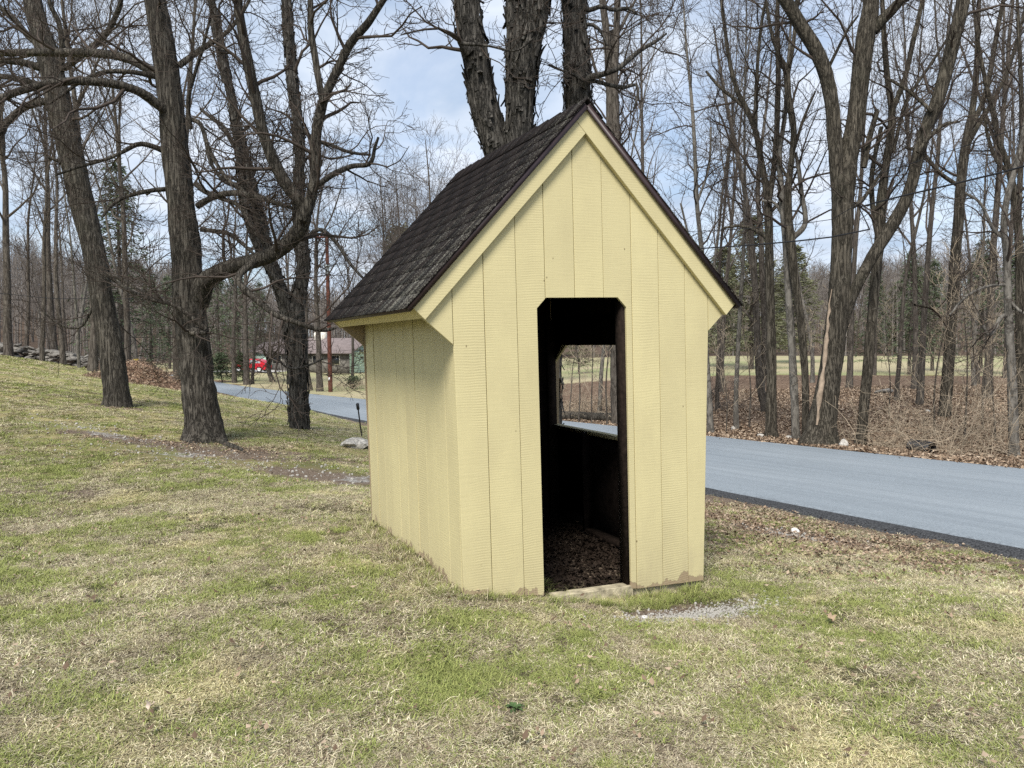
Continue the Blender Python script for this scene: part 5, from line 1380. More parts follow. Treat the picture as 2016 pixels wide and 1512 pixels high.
b = Buf(); b.add([(-2.6, -2.9, 2.1), (2.6, -2.9, 2.1), (2.6, 0, 3.3), (-2.6, 0, 3.3), (2.6, 2.9, 2.1), (-2.6, 2.9, 2.1), (-2.6, -2.9, 2.25), (2.6, -2.9, 2.25), (2.6, 0, 3.45), (-2.6, 0, 3.45), (2.6, 2.9, 2.25), (-2.6, 2.9, 2.25)], [[0,1,2,3],[3,2,4,5],[6,9,8,7],[9,11,10,8],[0,6,7,1],[5,4,10,11]], [[0,3,5],[1,4,2]]); b.obj('roof', Mroof, gar, False)
b = Buf(); b.box((-1.6, -2.53, 0), (1.6, -2.49, 1.9)); b.obj('garage_door', Msid, gar, False)
# driveway
dp = [at(395, 741, 84), at(440, 739, 86), at(500, 737, 90), at(540, 736, 95)]
b = Buf(); q = resample(dp, 16); q[:, 2] = terrain(q[:, 0], q[:, 1]) + .03
tn = norm(np.gradient(q, axis=0)); nn = np.stack([-tn[:, 1], tn[:, 0], 0 * tn[:, 0]], 1)
Vd = np.stack([q + nn * 2.2, q - nn * 2.2], 1).reshape(-1, 3); Vd[:, 2] = terrain(Vd[:, 0], Vd[:, 1]) + 0.05
b.add(Vd, [[2*i_, 2*i_+1, 2*i_+3, 2*i_+2] for i_ in range(15)])
o = b.obj('driveway', plain('concrete', (0.42, 0.41, 0.39), 0.85, 0.2, 0, 0.15, 1)); tag(o, 'pale concrete driveway beside the house', kind='structure')
# car: hatchback, nose to the left
cpos = at(497, 735, 88); car = empty('red_hatchback', (cpos[0], cpos[1], zt(cpos[0], cpos[1]) + .06), 'red hatchback parked on the driveway, nose to the left', 'car')
car.rotation_euler[2] = math.radians(172); 
Mred = plain('red_car_paint', (0.50, 0.012, 0.03), 0.25, 0.5, 0, 0.03); Mgl = plain('car_glass', (0.30, 0.33, 0.36), 0.08, 0.8, 0, 0.1); Mtyre = plain('tyre', (0.015, 0.015, 0.016), 0.8, 0.2); Mrim = plain('rim', (0.62, 0.63, 0.64), 0.35, 0.5)
def loft(prof, ys, mat, name, parent):
    b = Buf(); n = len(prof)
    V = []
    for (y, s) in ys: V += [(x, y, (z - .55) * s + .55 if z > .55 else z) for x, z in prof]
    Q = []
    for k in range(len(ys) - 1):
        for i_ in range(n): j_ = (i_ + 1) % n; Q.append([k * n + i_, k * n + j_, (k + 1) * n + j_, (k + 1) * n + i_])
    me = bpy.data.meshes.new(name); bm = bmesh.new(); vs = [bm.verts.new(v) for v in V]
    for f in Q: bm.faces.new([vs[k] for k in f])
    bm.faces.new(vs[:n][::-1]); bm.faces.new(vs[-n:])
    bmesh.ops.recalc_face_normals(bm, faces=bm.faces); bm.to_mesh(me); bm.free()
    return link(name, me, mat, parent)
body = [(-1.95, .28), (-1.98, .6), (-1.9, .85), (-1.2, .95), (-.95, .96), (-.35, 1.42), (.1, 1.5), (.9, 1.48), (1.55, 1.28), (1.9, .95), (1.97, .6), (1.93, .28)]
body = [(-x, z) for x, z in body]
loft(body, [(-.82, .93), (-.78, .97), (-.6, 1), (.6, 1), (.78, .97), (.82, .93)], Mred, 'body', car)
glass = [(x * -1, z) for x, z in [(-.86, 1.0), (-.36, 1.36), (.08, 1.41), (.86, 1.39), (1.38, 1.22), (1.45, 1.0)]]
for s_ in (-1, 1):
    b = Buf(); nv = len(glass); yy = s_ * .835
    half = [(g_[0], yy, g_[1]) for g_ in glass]
    for a_, e_ in (([(.86, 1.0), (.36, 1.34), (-.08, 1.39), (-.08, 1.0)]), ([(-.16, 1.0), (-.16, 1.39), (-.86, 1.37), (-1.38, 1.2), (-1.45, 1.0)])) if False else ():
        pass
    for poly in ([(.86, 1.0), (.36, 1.34), (-.06, 1.39), (-.06, 1.0)], [(-.14, 1.0), (-.14, 1.39), (-.84, 1.37), (-1.36, 1.18), (-1.42, 1.0)]):
        solid('side_window', poly, lambda x, z, d, y_=yy, q_=s_: (x, y_ - q_ * d, z), 0.03, Mgl, car)
    for x0 in (1.25, -1.22):
        w_b = Buf(); a_ = np.linspace(0, 2 * PI, 21)[:-1]
        ring = lambda r_, y_: np.stack([x0 + r_ * np.cos(a_), 0 * a_ + y_, .31 + r_ * np.sin(a_)], 1)
        Vv = np.vstack([ring(.31, s_ * .66), ring(.31, s_ * .84), ring(.21, s_ * .85)]); n_ = 20
        w_b.add(Vv, [[k * n_ + i_, k * n_ + (i_ + 1) % n_, (k + 1) * n_ + (i_ + 1) % n_, (k + 1) * n_ + i_] for k in range(2) for i_ in range(n_)])
        wo_ = w_b.obj('wheel', Mtyre, car)
        w_b = Buf(); Vv = np.vstack([ring(.21, s_ * .851), [[x0, s_ * .83, .31]]]); w_b.add(Vv, None, [[i_, (i_ + 1) % n_, n_] for i_ in range(n_)]); w_b.obj('rim', Mrim, wo_)
    solid('headlight', [(1.97, .62), (1.9, .82), (1.62, .86), (1.7, .66)], lambda x, z, d, q_=s_: (x, q_ * (.80 + d), z), .03, Mgl, car)

# utility pole
pp = at(651, 782, 57); pz = zt(pp[0], pp[1])
pole = empty('utility_pole', (pp[0], pp[1], pz), 'red-brown wooden utility pole across the lane, left of the shelter eave', 'utility pole')
Mpole = plain('creosoted_pole', (0.105, 0.042, 0.030), 0.85, 0.15, 0, 0.35, 4, 0.3)
ptop = at(643, 455, 57)
b = Buf(); PP, RP = resample(np.array([[0, 0, -.5], [(ptop[0] - pp[0]) * .5, 0, (ptop[2] - pz) * .5], [ptop[0] - pp[0], 0, ptop[2] - pz]]), 12, np.array([.17, .145, .12]))
tubes(b, PP[None], RP[None], 12); b.obj('pole', Mpole, pole)
Mtag = plain('white_tag', (0.75, 0.75, 0.75), 0.6, 0.2, 0, 0.05); Mgal = plain('galvanised', (0.42, 0.47, 0.48), 0.5, 0.4, 0, 0.1)
t_ = at(648, 746, 56.8); b = Buf(); b.box((t_[0] - pp[0] - .055, -.21, t_[2] - pz - .11), (t_[0] - pp[0] + .055, -.165, t_[2] - pz + .11)); b.obj('number_plate', Mtag, pole, False)
t_ = at(643, 526, 56.8); b = Buf(); a_ = np.linspace(0, 2 * PI, 17)[:-1]
zc = t_[2] - pz; xc = t_[0] - pp[0]; rings_ = [(.10, -.45), (.17, -.1), (.19, 0.0), (.22, .02), (.22, .2), (.12, .24)]
Vv = np.vstack([np.stack([xc + r_ * np.cos(a_), -.08 + r_ * np.sin(a_), 0 * a_ + zc + h_], 1) for r_, h_ in rings_]); b.add(Vv, [[k * 16 + i_, k * 16 + (i_ + 1) % 16, (k + 1) * 16 + (i_ + 1) % 16, (k + 1) * 16 + i_] for k in range(5) for i_ in range(16)]); b.obj('cable_cap', Mgal, pole)
b = Buf(); b.box((-1.1 + ptop[0] - pp[0], -.06, ptop[2] - pz - .5), (1.1 + ptop[0] - pp[0], .06, ptop[2] - pz - .38)); b.obj('crossarm', Mpole, pole, False)
def wire(pts, r, label, K=60):
    P = resample(np.array(pts), K); b = Buf(); tubes(b, P[None], np.full((1, K), r), 6); o = b.obj('utility_wire', M['black']); tag(o, label, 'wire', 'overhead wires'); return o
def sagged(A, Bp_, sag, n=14):
    A, Bp_ = np.array(A), np.array(Bp_); s = np.linspace(0, 1, n)[:, None]; P = A * (1 - s) + Bp_ * s; P[:, 2] -= (4 * sag * s * (1 - s))[:, 0]; return P
A1 = at(645, 520, 56.8); far_pole = at(648, 462, 56.9)
wire(np.vstack([A1, at(1400, 488, 18.6), at(1700, 405, 14.6), at(2016, 328, 12.0), at(2400, 210, 9.8)]), .016, 'thick black cable sagging across the wood on the right')
wire(np.vstack([far_pole, at(1380, 455, 19.2), at(1700, 352, 15.2), at(2016, 248, 12.4), at(2400, 100, 10.2)]), .007, 'thin upper wire across the wood on the right')
wire(np.vstack([at(-200, 568, 18), at(0, 578, 22), at(160, 588, 27), at(400, 575, 38), A1 + np.array([0, .1, .3])]), .010, 'thin low wire crossing the trunks on the left')

# ------------------------------------------------------------------ stones, wall, logs, small things
def stone_mesh(seed, flat=0.6):
    rng = np.random.default_rng(seed); bm = bmesh.new(); bmesh.ops.create_icosphere(bm, subdivisions=2, radius=0.5)
    ax = rng.normal(0, 1, (7, 3)); ax /= np.linalg.norm(ax, axis=1)[:, None]; off = rng.uniform(0.28, 0.42, 7)
    for v in bm.verts:
        c = np.array(v.co)
        for a_, o_ in zip(ax, off):
            t_ = c @ a_ - o_
            if t_ > 0: c = c - a_ * t_ * 0.9
        c = c + rng.normal(0, 0.012, 3); c[2] *= flat; v.co = c
    me = bpy.data.meshes.new('stone'); bm.to_mesh(me); bm.free(); return me
STM = [set_mat(stone_mesh(k, 0.55), M['stone']) for k in range(5)]
STW = [set_mat(stone_mesh(20 + k, 0.7), M['stone_w']) for k in range(3)]
wall = empty('stone_wall', (0, 0, 0), 'low tumbled dry-stone wall along the top of the grass bank', 'stone wall')
wl_pts = resample(np.array([at(-60, 700, 36), at(40, 705, 35), at(110, 714, 34), at(180, 726, 33)]), 60)
wx, wy = wl_pts[:, 0], wl_pts[:, 1]; wz = terrain(wx, wy)
wall.location = (wx[30], wy[30], wz[30])
for k in range(250):
    i_ = int(RNG.integers(60)); lvl = RNG.random()
    o = link('stone', STM[k % 5], None, wall); s_ = RNG.uniform(.22, .55)
    o.location = (wx[i_] + RNG.normal(0, .15) - wx[30], wy[i_] + RNG.normal(0, .22 * (1.2 - lvl)) - wy[30], wz[i_] + lvl * (0.62 - 0.2 * i_ / 60) + .05 - wz[30])
    o.scale = (s_ * 1.3, s_, s_ * RNG.uniform(.5, .9)); o.rotation_euler = (RNG.normal(0, .25), RNG.normal(0, .25), RNG.uniform(0, 6.28))
def rock(px, py, Y, s, label, white=True, flat=1.0, dz=0.0, group=None, name='rock'):
    p = at(px, py, Y); o = link(name, (STW if white else STM)[int(RNG.integers(3))], None)
    o.location = (p[0], p[1], zt(p[0], p[1]) + s * .2 * flat + dz); o.scale = (s, s * .8, s * flat); o.rotation_euler = (RNG.normal(0, .15), RNG.normal(0, .15), RNG.uniform(0, 6))
    if name == 'stone_slab': o.data = set_mat(o.data.copy(), M['gravel'])
    if name == 'pebble' or 'squarish' in label: o.data = set_mat(o.data.copy(), M['stone_c'])
    return tag(o, label, 'rock', group)
rock(1661, 877, 16.1, .30, 'pale pointed rock at the foot of the huge forked tree, by the lane', True, 1.2)
rock(1638, 868, 16.4, .2, 'small pale stone between the huge trunk and the pointed rock')
rock(1566, 1031, 7.95, .105, 'white squarish stone on the bare verge beside the lane', True, 1.0)
rock(1269, 1214, 4.62, .052, 'white pebble in the gravel by the shelter doorway', True, 1.0, 0.0, None, 'pebble')
rock(1446, 830, 20.5, .22, 'pale rock beside the thin grey tree across the lane')
rock(1500, 852, 18.7, .3, 'flat pale stone at the foot of the straight tree', True, .5)
rock(1554, 852, 18.4, .25, 'pale stone behind the thin grey-trunked tree', True, .7)
rock(1740, 770, 30, .8, 'flat grey rock ledge on the leaf-strewn slope', False, .6)
rock(1826, 808, 22, .18, 'small pale stone above the bramble thicket')
for k, (px, py, s) in enumerate([(318, 728, .9), (332, 727, .7), (300, 726, .8), (345, 729, .6)]):
    rock(px, py, 48, s, ['largest pale boulder, second in the row behind the leaf mound', 'mid-sized pale boulder, third in the row behind the leaf mound', 'leftmost pale boulder in the row behind the leaf mound', 'smallest pale boulder, rightmost in the row behind the leaf mound'][k], True, .8, 0, 'row of boulders behind the leaf mound', 'boulder')
for k, (px, py, Y, s) in enumerate([(703, 866, 13.0, .55), (690, 868, 12.9, .4), (716, 864, 13.1, .45)]):
    rock(px, py, Y, s, ['broad flat slab under the black rod beside the shelter', 'flat grey slab at the left of the slab pile', 'flat grey slab tucked behind the shelter wall'][k], True, .45, .03, None, 'stone_slab')
# black rod marker
rp0 = at(712, 858, 13.1); rp1 = at(704, 797, 13.0)
b = Buf(); zb = zt(rp0[0], rp0[1]); tubes(b, np.array([[rp0, (rp0 + rp1) / 2, rp1]]), np.full((1, 3), .012), 8)
rod = b.obj('black_rod', M['black']); tag(rod, 'short black rod with a thicker cap leaning beside the shelter wall', 'marker post')
b = Buf(); dd = (rp1 - rp0) / np.linalg.norm(rp1 - rp0); tubes(b, np.array([[rp1 - dd * .09, rp1 - dd * .08, rp1 + dd * .02, rp1 + dd * .03]]), np.array([[.012, .026, .026, .01]]), 10); b.obj('cap', M['black'], rod)
# leaf mound
mp = at(285, 768, 26); mound = Buf(); n_ = 34
xs, ys = np.meshgrid(np.linspace(-1.7, 1.7, n_), np.linspace(-1.3, 1.3, n_))
hh_ = .78 * np.exp(-((xs + .25) / .95)**2 - (ys / .75)**2) + .28 * np.exp(-((xs - .9) / .7)**2 - (ys / .6)**2)
hh_ = hh_ + RNG.normal(0, .03, hh_.shape) * (hh_ > .03)
Vm = np.stack([xs + mp[0], ys + mp[1], terrain(xs + mp[0], ys + mp[1]) + hh_ - .05], -1).reshape(-1, 3)
a_ = np.arange(n_ - 1)[:, None] * n_ + np.arange(n_ - 1)[None]; mound.add(Vm, np.stack([a_, a_ + 1, a_ + n_ + 1, a_ + n_], -1).reshape(-1, 4))
def litter_mat():
    mt, nt, b = new_mat('leaf_mound'); g = G(nt); p = g.pos()
    vor = g.n('ShaderNodeTexVoronoi'); g.set(vor.inputs['Vector'], p); vor.inputs['Scale'].default_value = 16
    c = g.ramp(g.sep(vor.outputs['Color'])[0], [(0.0, (0.07, .042, .028)), (0.5, (0.17, .105, .07)), (1.0, (0.30, .205, .14))])
    g.set(b.inputs['Base Color'], c); g.bump(vor.outputs['Distance'], .8, .05, b); return mt
M['mound'] = litter_mat()
o = mound.obj('leaf_pile', M['mound']); tag(o, 'brown heap of raked leaves between the two big left trees', 'leaf pile')
def log(name, label, A, Bp_, r, mat, ends=M['scar'], seed=1):
    A, Bp_ = np.array(A), np.array(Bp_); b = Buf(); rng = np.random.default_rng(seed)
    P, R = bark_tube(b, np.array([A, (A + Bp_) / 2 + rng.normal(0, .03, 3), Bp_]), np.array([r, r * .93, r * .85]), 14, .08, rng, .05, 0, 10)
    o = b.obj(name, mat); tag(o, label, 'log')
    for E_, q in ((A, -1), (Bp_, 1)):
        T = norm((Bp_ - A)); n1_ = norm(np.cross(T, [0, 0, 1.])); n2_ = np.cross(T, n1_); aa = np.linspace(0, 2 * PI, 15)[:-1]; rr_ = r * (.97 if q < 0 else .83)
        V = np.vstack([E_ + rr_ * (np.cos(aa)[:, None] * n1_ + np.sin(aa)[:, None] * n2_) - T * q * .004, [E_ + T * q * .01]])
        bb = Buf(); bb.add(V, None, [[i_, (i_ + 1) % 14, 14] for i_ in range(14)]); bb.obj('cut_end', ends, o)
    return o
def gp(px, py, Y, h): 
    p = at(px, py, Y); return (p[0], p[1], zt(p[0], p[1]) + h)
log('fallen_log', 'dark fallen log with a pale cut end, seen through the shelter window', gp(1080, 818, 26.2, .16), gp(1212, 822, 24.6, .16), .17, M['bark_oak'])
log('fallen_log', 'dark log slanting down the side of the leaf mound', gp(306, 738, 29.5, .55), gp(346, 748, 28.0, .18), .12, M['bark_oak'], seed=2)
# corrugated black drain pipe in the thicket
pa, pb = np.array(gp(1793, 876, 15.6, .14)), np.array(gp(1835, 880, 15.2, .12)); b = Buf(); K = 50
P = pa + (pb - pa) * np.linspace(0, 1, K)[:, None]; tubes(b, P[None], (.15 + .014 * np.sin(np.linspace(0, 22 * PI, K)))[None], 18)
o = b.obj('drain_pipe', M['black']); tag(o, 'black corrugated drain pipe end poking out of the bramble thicket', 'pipe')
b = Buf(); tubes(b, np.array([[pb - (pb - pa) * .08, pb + (pb - pa) * 0.001]]), np.array([[.125, .14]]), 18); b.obj('pipe_lining', M['black'], o)

# dandelion-like rosette in the lawn and single dry leaves
def rosette(px, py, Y, s, label, n=16):
    rng = np.random.default_rng(3); p = at(px, py, Y); r = empty('weed_plant', (p[0], p[1], zt(p[0], p[1])), label, 'weed'); Ml = plain('weed_leaf', (0.06, 0.105, 0.035), .6, .3, 0, .4, 30)
    for k in range(n):
        az = k * 2.4 + rng.normal(0, .2); el = rng.uniform(.25, 1.1); L = s * rng.uniform(.6, 1.1); b = Buf(); V = []
        for f, w in ((0, .002), (.35, .006), (.7, .008), (1, .001)):
            c = np.array([math.cos(az) * L * f * math.cos(el), math.sin(az) * L * f * math.cos(el), .01 + L * f * math.sin(el) - L * .45 * f * f]); t_ = np.array([-math.sin(az), math.cos(az), 0]) * w
            V += [c - t_, c + np.array([0, 0, -.004]), c + t_]
        b.add(V, [[3*i_ + j_, 3*i_ + j_ + 1, 3*i_ + j_ + 4, 3*i_ + j_ + 3] for i_ in range(3) for j_ in range(2)]); b.obj('leaf', Ml, r)
rosette(1013, 1432, 3.25, .055, 'dark green weed rosette in the lawn in front of the shelter')
def dry_leaf(px, py, Y, s, label, col):
    p = at(px, py, Y); b = Buf(); rng = np.random.default_rng(int(px)); n = 7; V = []
    for i_ in range(n):
        f = i_ / (n - 1); w = s * .42 * math.sin(PI * min(.97, max(.05, f)))**.7 * (1 + .25 * rng.normal())
        V += [(s * (f - .5), -w, .012 + .02 * math.sin(f * 4) + .2 * w), (s * (f - .5), 0, .004), (s * (f - .5), w, .015 + .22 * w + rng.normal(0, .003))]
    b.add(V, [[3*i_ + j_, 3*i_ + j_ + 1, 3*i_ + j_ + 4, 3*i_ + j_ + 3] for i_ in range(n - 1) for j_ in range(2)])
    o = b.obj('dry_leaf', plain('dry_leaf_' + str(px), col, .8, .2, 0, .3, 40)); o.location = (p[0], p[1], zt(p[0], p[1]) + .03); o.rotation_euler = (.1, -.15, rng.uniform(0, 6)); tag(o, label, 'leaf')
dry_leaf(1635, 1230, 4.45, .065, 'curled tan leaf on the lawn right of the shelter', (.40, .30, .2))
dry_leaf(299, 1453, 3.1, .05, 'pale crumpled leaf on the lawn at the lower left', (.48, .39, .31))
dry_leaf(185, 1218, 4.4, .07, 'dark curled leaf on the lawn at the left', (.13, .09, .06))

# ------------------------------------------------------------------ scattered stuff through geometry nodes (instances on points)
def proto_coll(name, meshes):
    c = bpy.data.collections.new(name)
    for k, me in enumerate(meshes): c.objects.link(bpy.data.objects.new(name + '_piece', me))
    return c
def scatter(name, label, cat, pts, rot, scl, idx, coll, kind='stuff'):
    me = bpy.data.meshes.new(name); me.vertices.add(len(pts)); me.vertices.foreach_set('co', np.asarray(pts, np.float32).ravel())
    for an, ty, arr in (('rot', 'FLOAT_VECTOR', rot), ('scl', 'FLOAT', scl), ('pick', 'INT', idx)):
        a_ = me.attributes.new(an, ty, 'POINT')
        a_.data.foreach_set('vector' if ty == 'FLOAT_VECTOR' else 'value', np.asarray(arr, np.int32 if ty == 'INT' else np.float32).ravel())
    o = link(name, me); tag(o, label, cat, kind=kind)
    ng = bpy.data.node_groups.new(name, 'GeometryNodeTree')
    ng.interface.new_socket('Geometry', in_out='INPUT', socket_type='NodeSocketGeometry'); ng.interface.new_socket('Geometry', in_out='OUTPUT', socket_type='NodeSocketGeometry')
    N = ng.nodes; gi = N.new('NodeGroupInput'); go = N.new('NodeGroupOutput'); iop = N.new('GeometryNodeInstanceOnPoints'); ci = N.new('GeometryNodeCollectionInfo')
    ci.inputs['Collection'].default_value = coll; ci.inputs['Separate Children'].default_value = True; ci.inputs['Reset Children'].default_value = True
    def na(nm, dt):
        x = N.new('GeometryNodeInputNamedAttribute'); x.data_type = dt; x.inputs['Name'].default_value = nm; return x.outputs['Attribute']
    Lk = ng.links
    Lk.new(gi.outputs[0], iop.inputs['Points']); Lk.new(ci.outputs[0], iop.inputs['Instance']); iop.inputs['Pick Instance'].default_value = True
    Lk.new(na('pick', 'INT'), iop.inputs['Instance Index']); Lk.new(na('rot', 'FLOAT_VECTOR'), iop.inputs['Rotation']); Lk.new(na('scl', 'FLOAT'), iop.inputs['Scale'])
    Lk.new(iop.outputs[0], go.inputs[0])
    md = o.modifiers.new('scatter', 'NODES'); md.node_group = ng
    return o
def clump(seed, n, rad, lmin, lmax, w, flat, mat, curl=0.6):
    rng = np.random.default_rng(seed)
    r = rad * np.sqrt(rng.random(n)); a = rng.random(n) * 6.28
    c = np.stack([r * np.cos(a), r * np.sin(a), 0 * r - 0.004], 1)
    az = rng.random(n) * 6.28; el = np.clip(rng.normal(flat, .3, n), .05, 1.5); L = rng.uniform(lmin, lmax, n); ww = w * rng.uniform(.6, 1.3, n)
    V = []; tipv = []
    for k, f in enumerate((0, .4, .75, 1.0)):
        e2 = el - curl * f * rng.uniform(.6, 1.4, n)
        if k == 0: p = c
        else:
            d = np.stack([np.cos(az) * np.cos(e2), np.sin(az) * np.cos(e2), np.sin(e2)], 1); p = p + d * (L * (f - f0))[:, None]
        f0 = f; az = az + rng.normal(0, .25, n)
        p = np.column_stack([p[:, :2], np.maximum(p[:, 2], -.004 if k == 0 else .002)])
        t_ = np.stack([-np.sin(az), np.cos(az), 0 * az], 1) * (ww * (1 - .85 * f**2))[:, None]
        V.append(np.stack([p - t_, p + t_], 1)); tipv.append(np.full((n, 2), f))
    V = np.stack(V, 1).reshape(-1, 3); tipv = np.stack(tipv, 1).ravel(); vary = np.repeat(rng.random(n), 8)
    b = (np.arange(n) * 8)[:, None] + np.arange(3)[None] * 2
    me = mesh_np('grass_clump', V, np.stack([b, b + 1, b + 3, b + 2], -1).reshape(-1, 4), None, True)
    for an, arr in (('tip', tipv), ('vary', vary)):
        a_ = me.attributes.new(an, 'FLOAT', 'POINT'); a_.data.foreach_set('value', arr.astype(np.float32))
    me.materials.append(mat); return me
straw = [clump(200 + k, 46, .062, .018, .048, .0015, .42, M['straw'], .85) for k in range(6)]
green = [clump(300 + k, 34, .052, .018, .046, .0016, .8, M['green'], .9) for k in range(6)]
GC = proto_coll('grass_clump', straw + green)
# order in a collection follows names; indices below rely on straw first then green (same name, suffix order)
gr_rng = np.random.default_rng(5)
def pnoise(x, y, scale, seed):
    rng = np.random.default_rng(seed); g = rng.random((128, 128)); u = x * scale + 500; v = y * scale + 500
    i, j = np.floor(u).astype(int), np.floor(v).astype(int); f, h = u - i, v - j; f = f * f * (3 - 2 * f); h = h * h * (3 - 2 * h)
    return (g[i % 128, j % 128] * (1 - f) + g[(i + 1) % 128, j % 128] * f) * (1 - h) + (g[i % 128, (j + 1) % 128] * (1 - f) + g[(i + 1) % 128, (j + 1) % 128] * f) * h
def in_shed(x, y, pad=0.0):
    dx, dy = x - B0[0], y - B0[1]; u = dx * U[0] + dy * U[1]; v = dx * VV[0] + dy * VV[1]
    return (u > -pad) & (u < WD + pad) & (v > -pad) & (v < DP + pad)
def lawn_points(n, ymin, ymax, xr):
    y = ymin + (ymax - ymin) * gr_rng.random(n); x = (gr_rng.random(n) * 2 - 1) * (xr * y + 0.6)
    d, _ = road_query(x, y)
    zn = zones(x, y)
    keep = (d < -HALF - .10) & ~in_shed(x, y, -0.02) & (zn['litter'] < .4)
    bare = np.clip(zn['gravel'] * 1.3 + zn['soil'] * 0.9, 0, 1)
    keep &= gr_rng.random(n) > bare * 1.05
    return x[keep], y[keep]
X, Y_ = [], []
for n, a0, a1 in ((75000, 2.2, 5.2), (85000, 5.0, 9.5), (60000, 9.3, 18), (36000, 17.5, 32)):
    x, y = lawn_points(n, a0, a1, .70); X.append(x); Y_.append(y)
X = np.concatenate(X); Y_ = np.concatenate(Y_)
gf = 0.30 * pnoise(X, Y_, .55, 1) + 0.30 * pnoise(X, Y_, 1.7, 2) + 0.36 * pnoise(X, Y_, 5.0, 3) + 0.22 * pnoise(X, Y_, 12, 4)
isg = gf + gr_rng.normal(0, .11, len(X)) > 0.655
thin_n = pnoise(X, Y_, 3.0, 9)
keep = gr_rng.random(len(X)) < np.clip(2.6 * (0.55 * thin_n + .45 * pnoise(X, Y_, 8.5, 10) - .20), .10, 1)
X, Y_, isg = X[keep], Y_[keep], isg[keep]
npt = len(X)
dist = np.hypot(X, Y_)
scl = gr_rng.uniform(.7, 1.25, npt) * (1 + np.clip(dist - 6, 0, 30) * .045) * (0.8 + .5 * pnoise(X, Y_, 2.2, 12))
scl *= np.where(isg, 1.0, 1.0)
rot = np.stack([gr_rng.normal(0, .08, npt), gr_rng.normal(0, .08, npt), gr_rng.random(npt) * 6.28], 1)
idx = np.where(isg, 6 + gr_rng.integers(0, 6, npt), gr_rng.integers(0, 6, npt))
scatter('grass', 'short matted straw-coloured and green winter grass of the lawn', 'grass', np.stack([X, Y_, terrain(X, Y_)], 1), rot, scl, idx, GC)
# taller tufts along the foot of the shelter walls
tg = [clump(400 + k, 30, .035, .06, .13, .0018, 1.1, M['green'], .7) for k in range(3)] + [clump(420 + k, 34, .05, .06, .14, .0018, .8, M['straw'], .9) for k in range(3)]
TC = proto_coll('tall_tuft', tg)
pts = []; pick = []
for k in range(330):
    v = gr_rng.uniform(0, 2.3); p = S(-gr_rng.uniform(.01, .22), v, 0); pts.append((p[0], p[1])); pick.append(3 + gr_rng.integers(3) if gr_rng.random() < .8 else gr_rng.integers(3))
for k in range(110):
    u = gr_rng.uniform(-.05, 1.85); 
    if .62 < u < 1.2 and gr_rng.random() < .75: continue
    p = S(u, -gr_rng.uniform(.01, .09), 0); pts.append((p[0], p[1])); pick.append(gr_rng.integers(3) if gr_rng.random() < .65 else 3 + gr_rng.integers(3))
for k in range(10): p = S(.66 + gr_rng.normal(0, .03), .22 + gr_rng.normal(0, .05), 0); pts.append((p[0], p[1])); pick.append(gr_rng.integers(3))
for k in range(70):
    u = 1.3 + gr_rng.normal(0, .25); p = S(u, -.12 - abs(gr_rng.normal(0, .08)), 0); pts.append((p[0], p[1])); pick.append(gr_rng.integers(3))
pts = np.array(pts); n = len(pts)
scatter('wall_tufts', 'taller grass tufts along the foot of the shelter walls', 'grass', np.column_stack([pts, terrain(pts[:, 0], pts[:, 1])]), np.stack([gr_rng.normal(0, .1, n), gr_rng.normal(0, .1, n), gr_rng.random(n) * 6.28], 1), gr_rng.uniform(.45, 1.0, n), np.array(pick), TC)
# fallen leaves
def leaf_clump(seed, n, rad, s, mat='leaf'):
    rng = np.random.default_rng(seed); c = np.stack([rng.normal(0, rad, n), rng.normal(0, rad, n), rng.uniform(.005, .05, n)], 1)
    a = norm(np.stack([rng.normal(0, 1, n), rng.normal(0, 1, n), rng.normal(0, .45, n)], 1)); b_ = norm(np.cross(a, np.stack([rng.normal(0, .4, n), rng.normal(0, .4, n), np.ones(n)], 1)))
    L = s * rng.uniform(.6, 1.3, n)[:, None]; up = np.cross(a, b_)
    V = np.stack([c - a * L * .5, c + b_ * L * .3 + up * L * .14, c + a * L * .5, c - b_ * L * .3 + up * L * .12], 1)
    q = (np.arange(n) * 4)[:, None]
    me = mesh_np('leaf_clump', V.reshape(-1, 3), None, np.concatenate([q + [0, 1, 2], q + [0, 2, 3]]), False)
    a_ = me.attributes.new('vary', 'FLOAT', 'POINT'); a_.data.foreach_set('value', np.repeat(rng.random(n), 4).astype(np.float32)); me.materials.append(M[mat]); return me
LC = proto_coll('leaf_clump', [leaf_clump(500 + k, 26, .16, .062) for k in range(5)])
n = 26000
y = 9 + 26 * gr_rng.random(n)**1.2; x = -6 + 34 * gr_rng.random(n)
d, _ = road_query(x, y); zn = zones(x, y)
patch = pnoise(x, y, .8, 41)
kp = (d > HALF + .02) & (x / y < .8) & (gr_rng.random(n) < np.where(d < HALF + .9, 1.0, .35 + .6 * patch))
x, y = x[kp], y[kp]
# verge litter on the lawn side, under the big trees and inside the shelter
xv, yv = [], []
for cx, cy, sx, sy, m_ in ((2.1, 8.6, .7, 1.0, 420), (3.2, 7.2, .7, .7, 200), (-4.4, 11.4, 1.6, .6, 90), (-7.5, 16, 1.2, .6, 40)):
    xv.append(gr_rng.normal(cx, sx, m_)); yv.append(gr_rng.normal(cy, sy, m_))
m_ = 700; ui = gr_rng.uniform(.05, WD - .05, m_); vi = gr_rng.uniform(.2, DP - .1, m_)
xs_ = B0[0] + ui * U[0] + vi * VV[0]; ys_ = B0[1] + ui * U[1] + vi * VV[1]
mx = np.concatenate(xv); my = np.concatenate(yv); d, _ = road_query(mx, my); kk = (d < -HALF - .25) & ~in_shed(mx, my)
xx = np.concatenate([x, mx[kk]]); yy = np.concatenate([y, my[kk]]); n = len(xx)
lsc = np.concatenate([gr_rng.uniform(.8, 1.5, len(x)), gr_rng.uniform(.4, .7, kk.sum())])
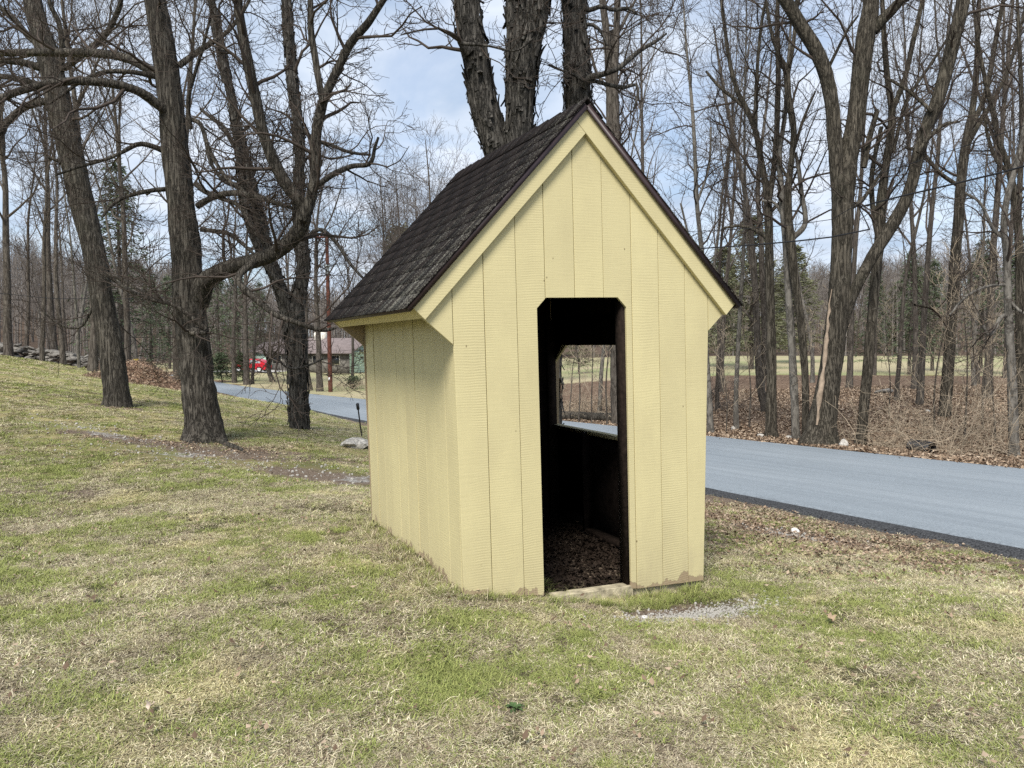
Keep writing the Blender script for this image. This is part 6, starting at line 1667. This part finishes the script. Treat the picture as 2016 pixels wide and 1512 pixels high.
scatter('fallen_leaves', 'brown fallen leaves carpeting the wood floor and the verge of the lane', 'leaves', np.stack([xx, yy, terrain(xx, yy)], 1), np.stack([0 * xx, 0 * xx, gr_rng.random(n) * 6.28], 1), lsc, gr_rng.integers(0, 5, n), LC)
WC = proto_coll('shade_leaf_clump', [leaf_clump(560 + k, 26, .14, .055, 'shade_leaf') for k in range(4)])
scatter('shelter_leaves', 'leaves littering the floor inside the shelter, darkened with painted shade', 'leaves', np.stack([xs_, ys_, terrain(xs_, ys_)], 1), np.stack([0 * xs_, 0 * xs_, gr_rng.random(m_) * 6.28], 1), gr_rng.uniform(.45, .8, m_), gr_rng.integers(0, 4, m_), WC)
# leaves on the mound
sel = gr_rng.integers(0, len(Vm), 420); ok = hh_.ravel()[sel] > .06
pm = Vm[sel[ok]]; n = len(pm)
scatter('mound_leaves', 'loose brown leaves covering the leaf mound', 'leaves', pm, np.stack([0 * pm[:, 0], 0 * pm[:, 0], gr_rng.random(n) * 6.28], 1), gr_rng.uniform(.8, 1.3, n), gr_rng.integers(0, 5, n), LC)
# odd leaves and scraps lying about the lawn
DC = proto_coll('scrap', [leaf_clump(600 + k, 2, .04, .035) for k in range(4)])
dx_, dy_ = lawn_points(1500, 2.6, 14, .68); n = len(dx_)
scatter('lawn_litter', 'small dead leaves and scraps scattered over the lawn', 'leaves', np.stack([dx_, dy_, terrain(dx_, dy_) + .012], 1), np.stack([0 * dx_, 0 * dx_, gr_rng.random(n) * 6.28], 1), gr_rng.uniform(.4, 1.1, n), gr_rng.integers(0, 4, n), DC)
# gravel
GV = proto_coll('gravel_piece', [set_mat(stone_mesh(40 + k, .7), M['gravel']) for k in range(4)] + [set_mat(stone_mesh(50, .7), M['stone_w'])])
xv, yv, sv = [], [], []
for (cx, cy, rx, ry, ro), m_, s0_ in zip(GRAVEL, (3400, 500, 450, 420, 420, 380), (.0085, .014, .016, .017, .017, .017)):
    spr = .55 if s0_ < .0165 else 0.95
    a = gr_rng.normal(0, spr, m_) * rx; b_ = gr_rng.normal(0, spr, m_) * ry; c_, s_ = math.cos(ro), math.sin(ro)
    xv.append(cx + a * c_ - b_ * s_); yv.append(cy + a * s_ + b_ * c_); sv.append(s0_ * np.clip(gr_rng.lognormal(-.1, .5, m_), .35, 3.2))
gxp, gyp, gsv = map(np.concatenate, (xv, yv, sv)); d, _ = road_query(gxp, gyp); kk = (d < -HALF - .3) & ~in_shed(gxp, gyp, .05); gxp, gyp, gsv = gxp[kk], gyp[kk], gsv[kk]; n = len(gxp)
scatter('gravel', 'loose grey gravel in bare patches of the lawn', 'gravel', np.stack([gxp, gyp, terrain(gxp, gyp) + gsv * .15], 1), gr_rng.random((n, 3)) * 6.28, gsv, np.minimum(gr_rng.integers(0, 9, n) // 2, 4), GV)
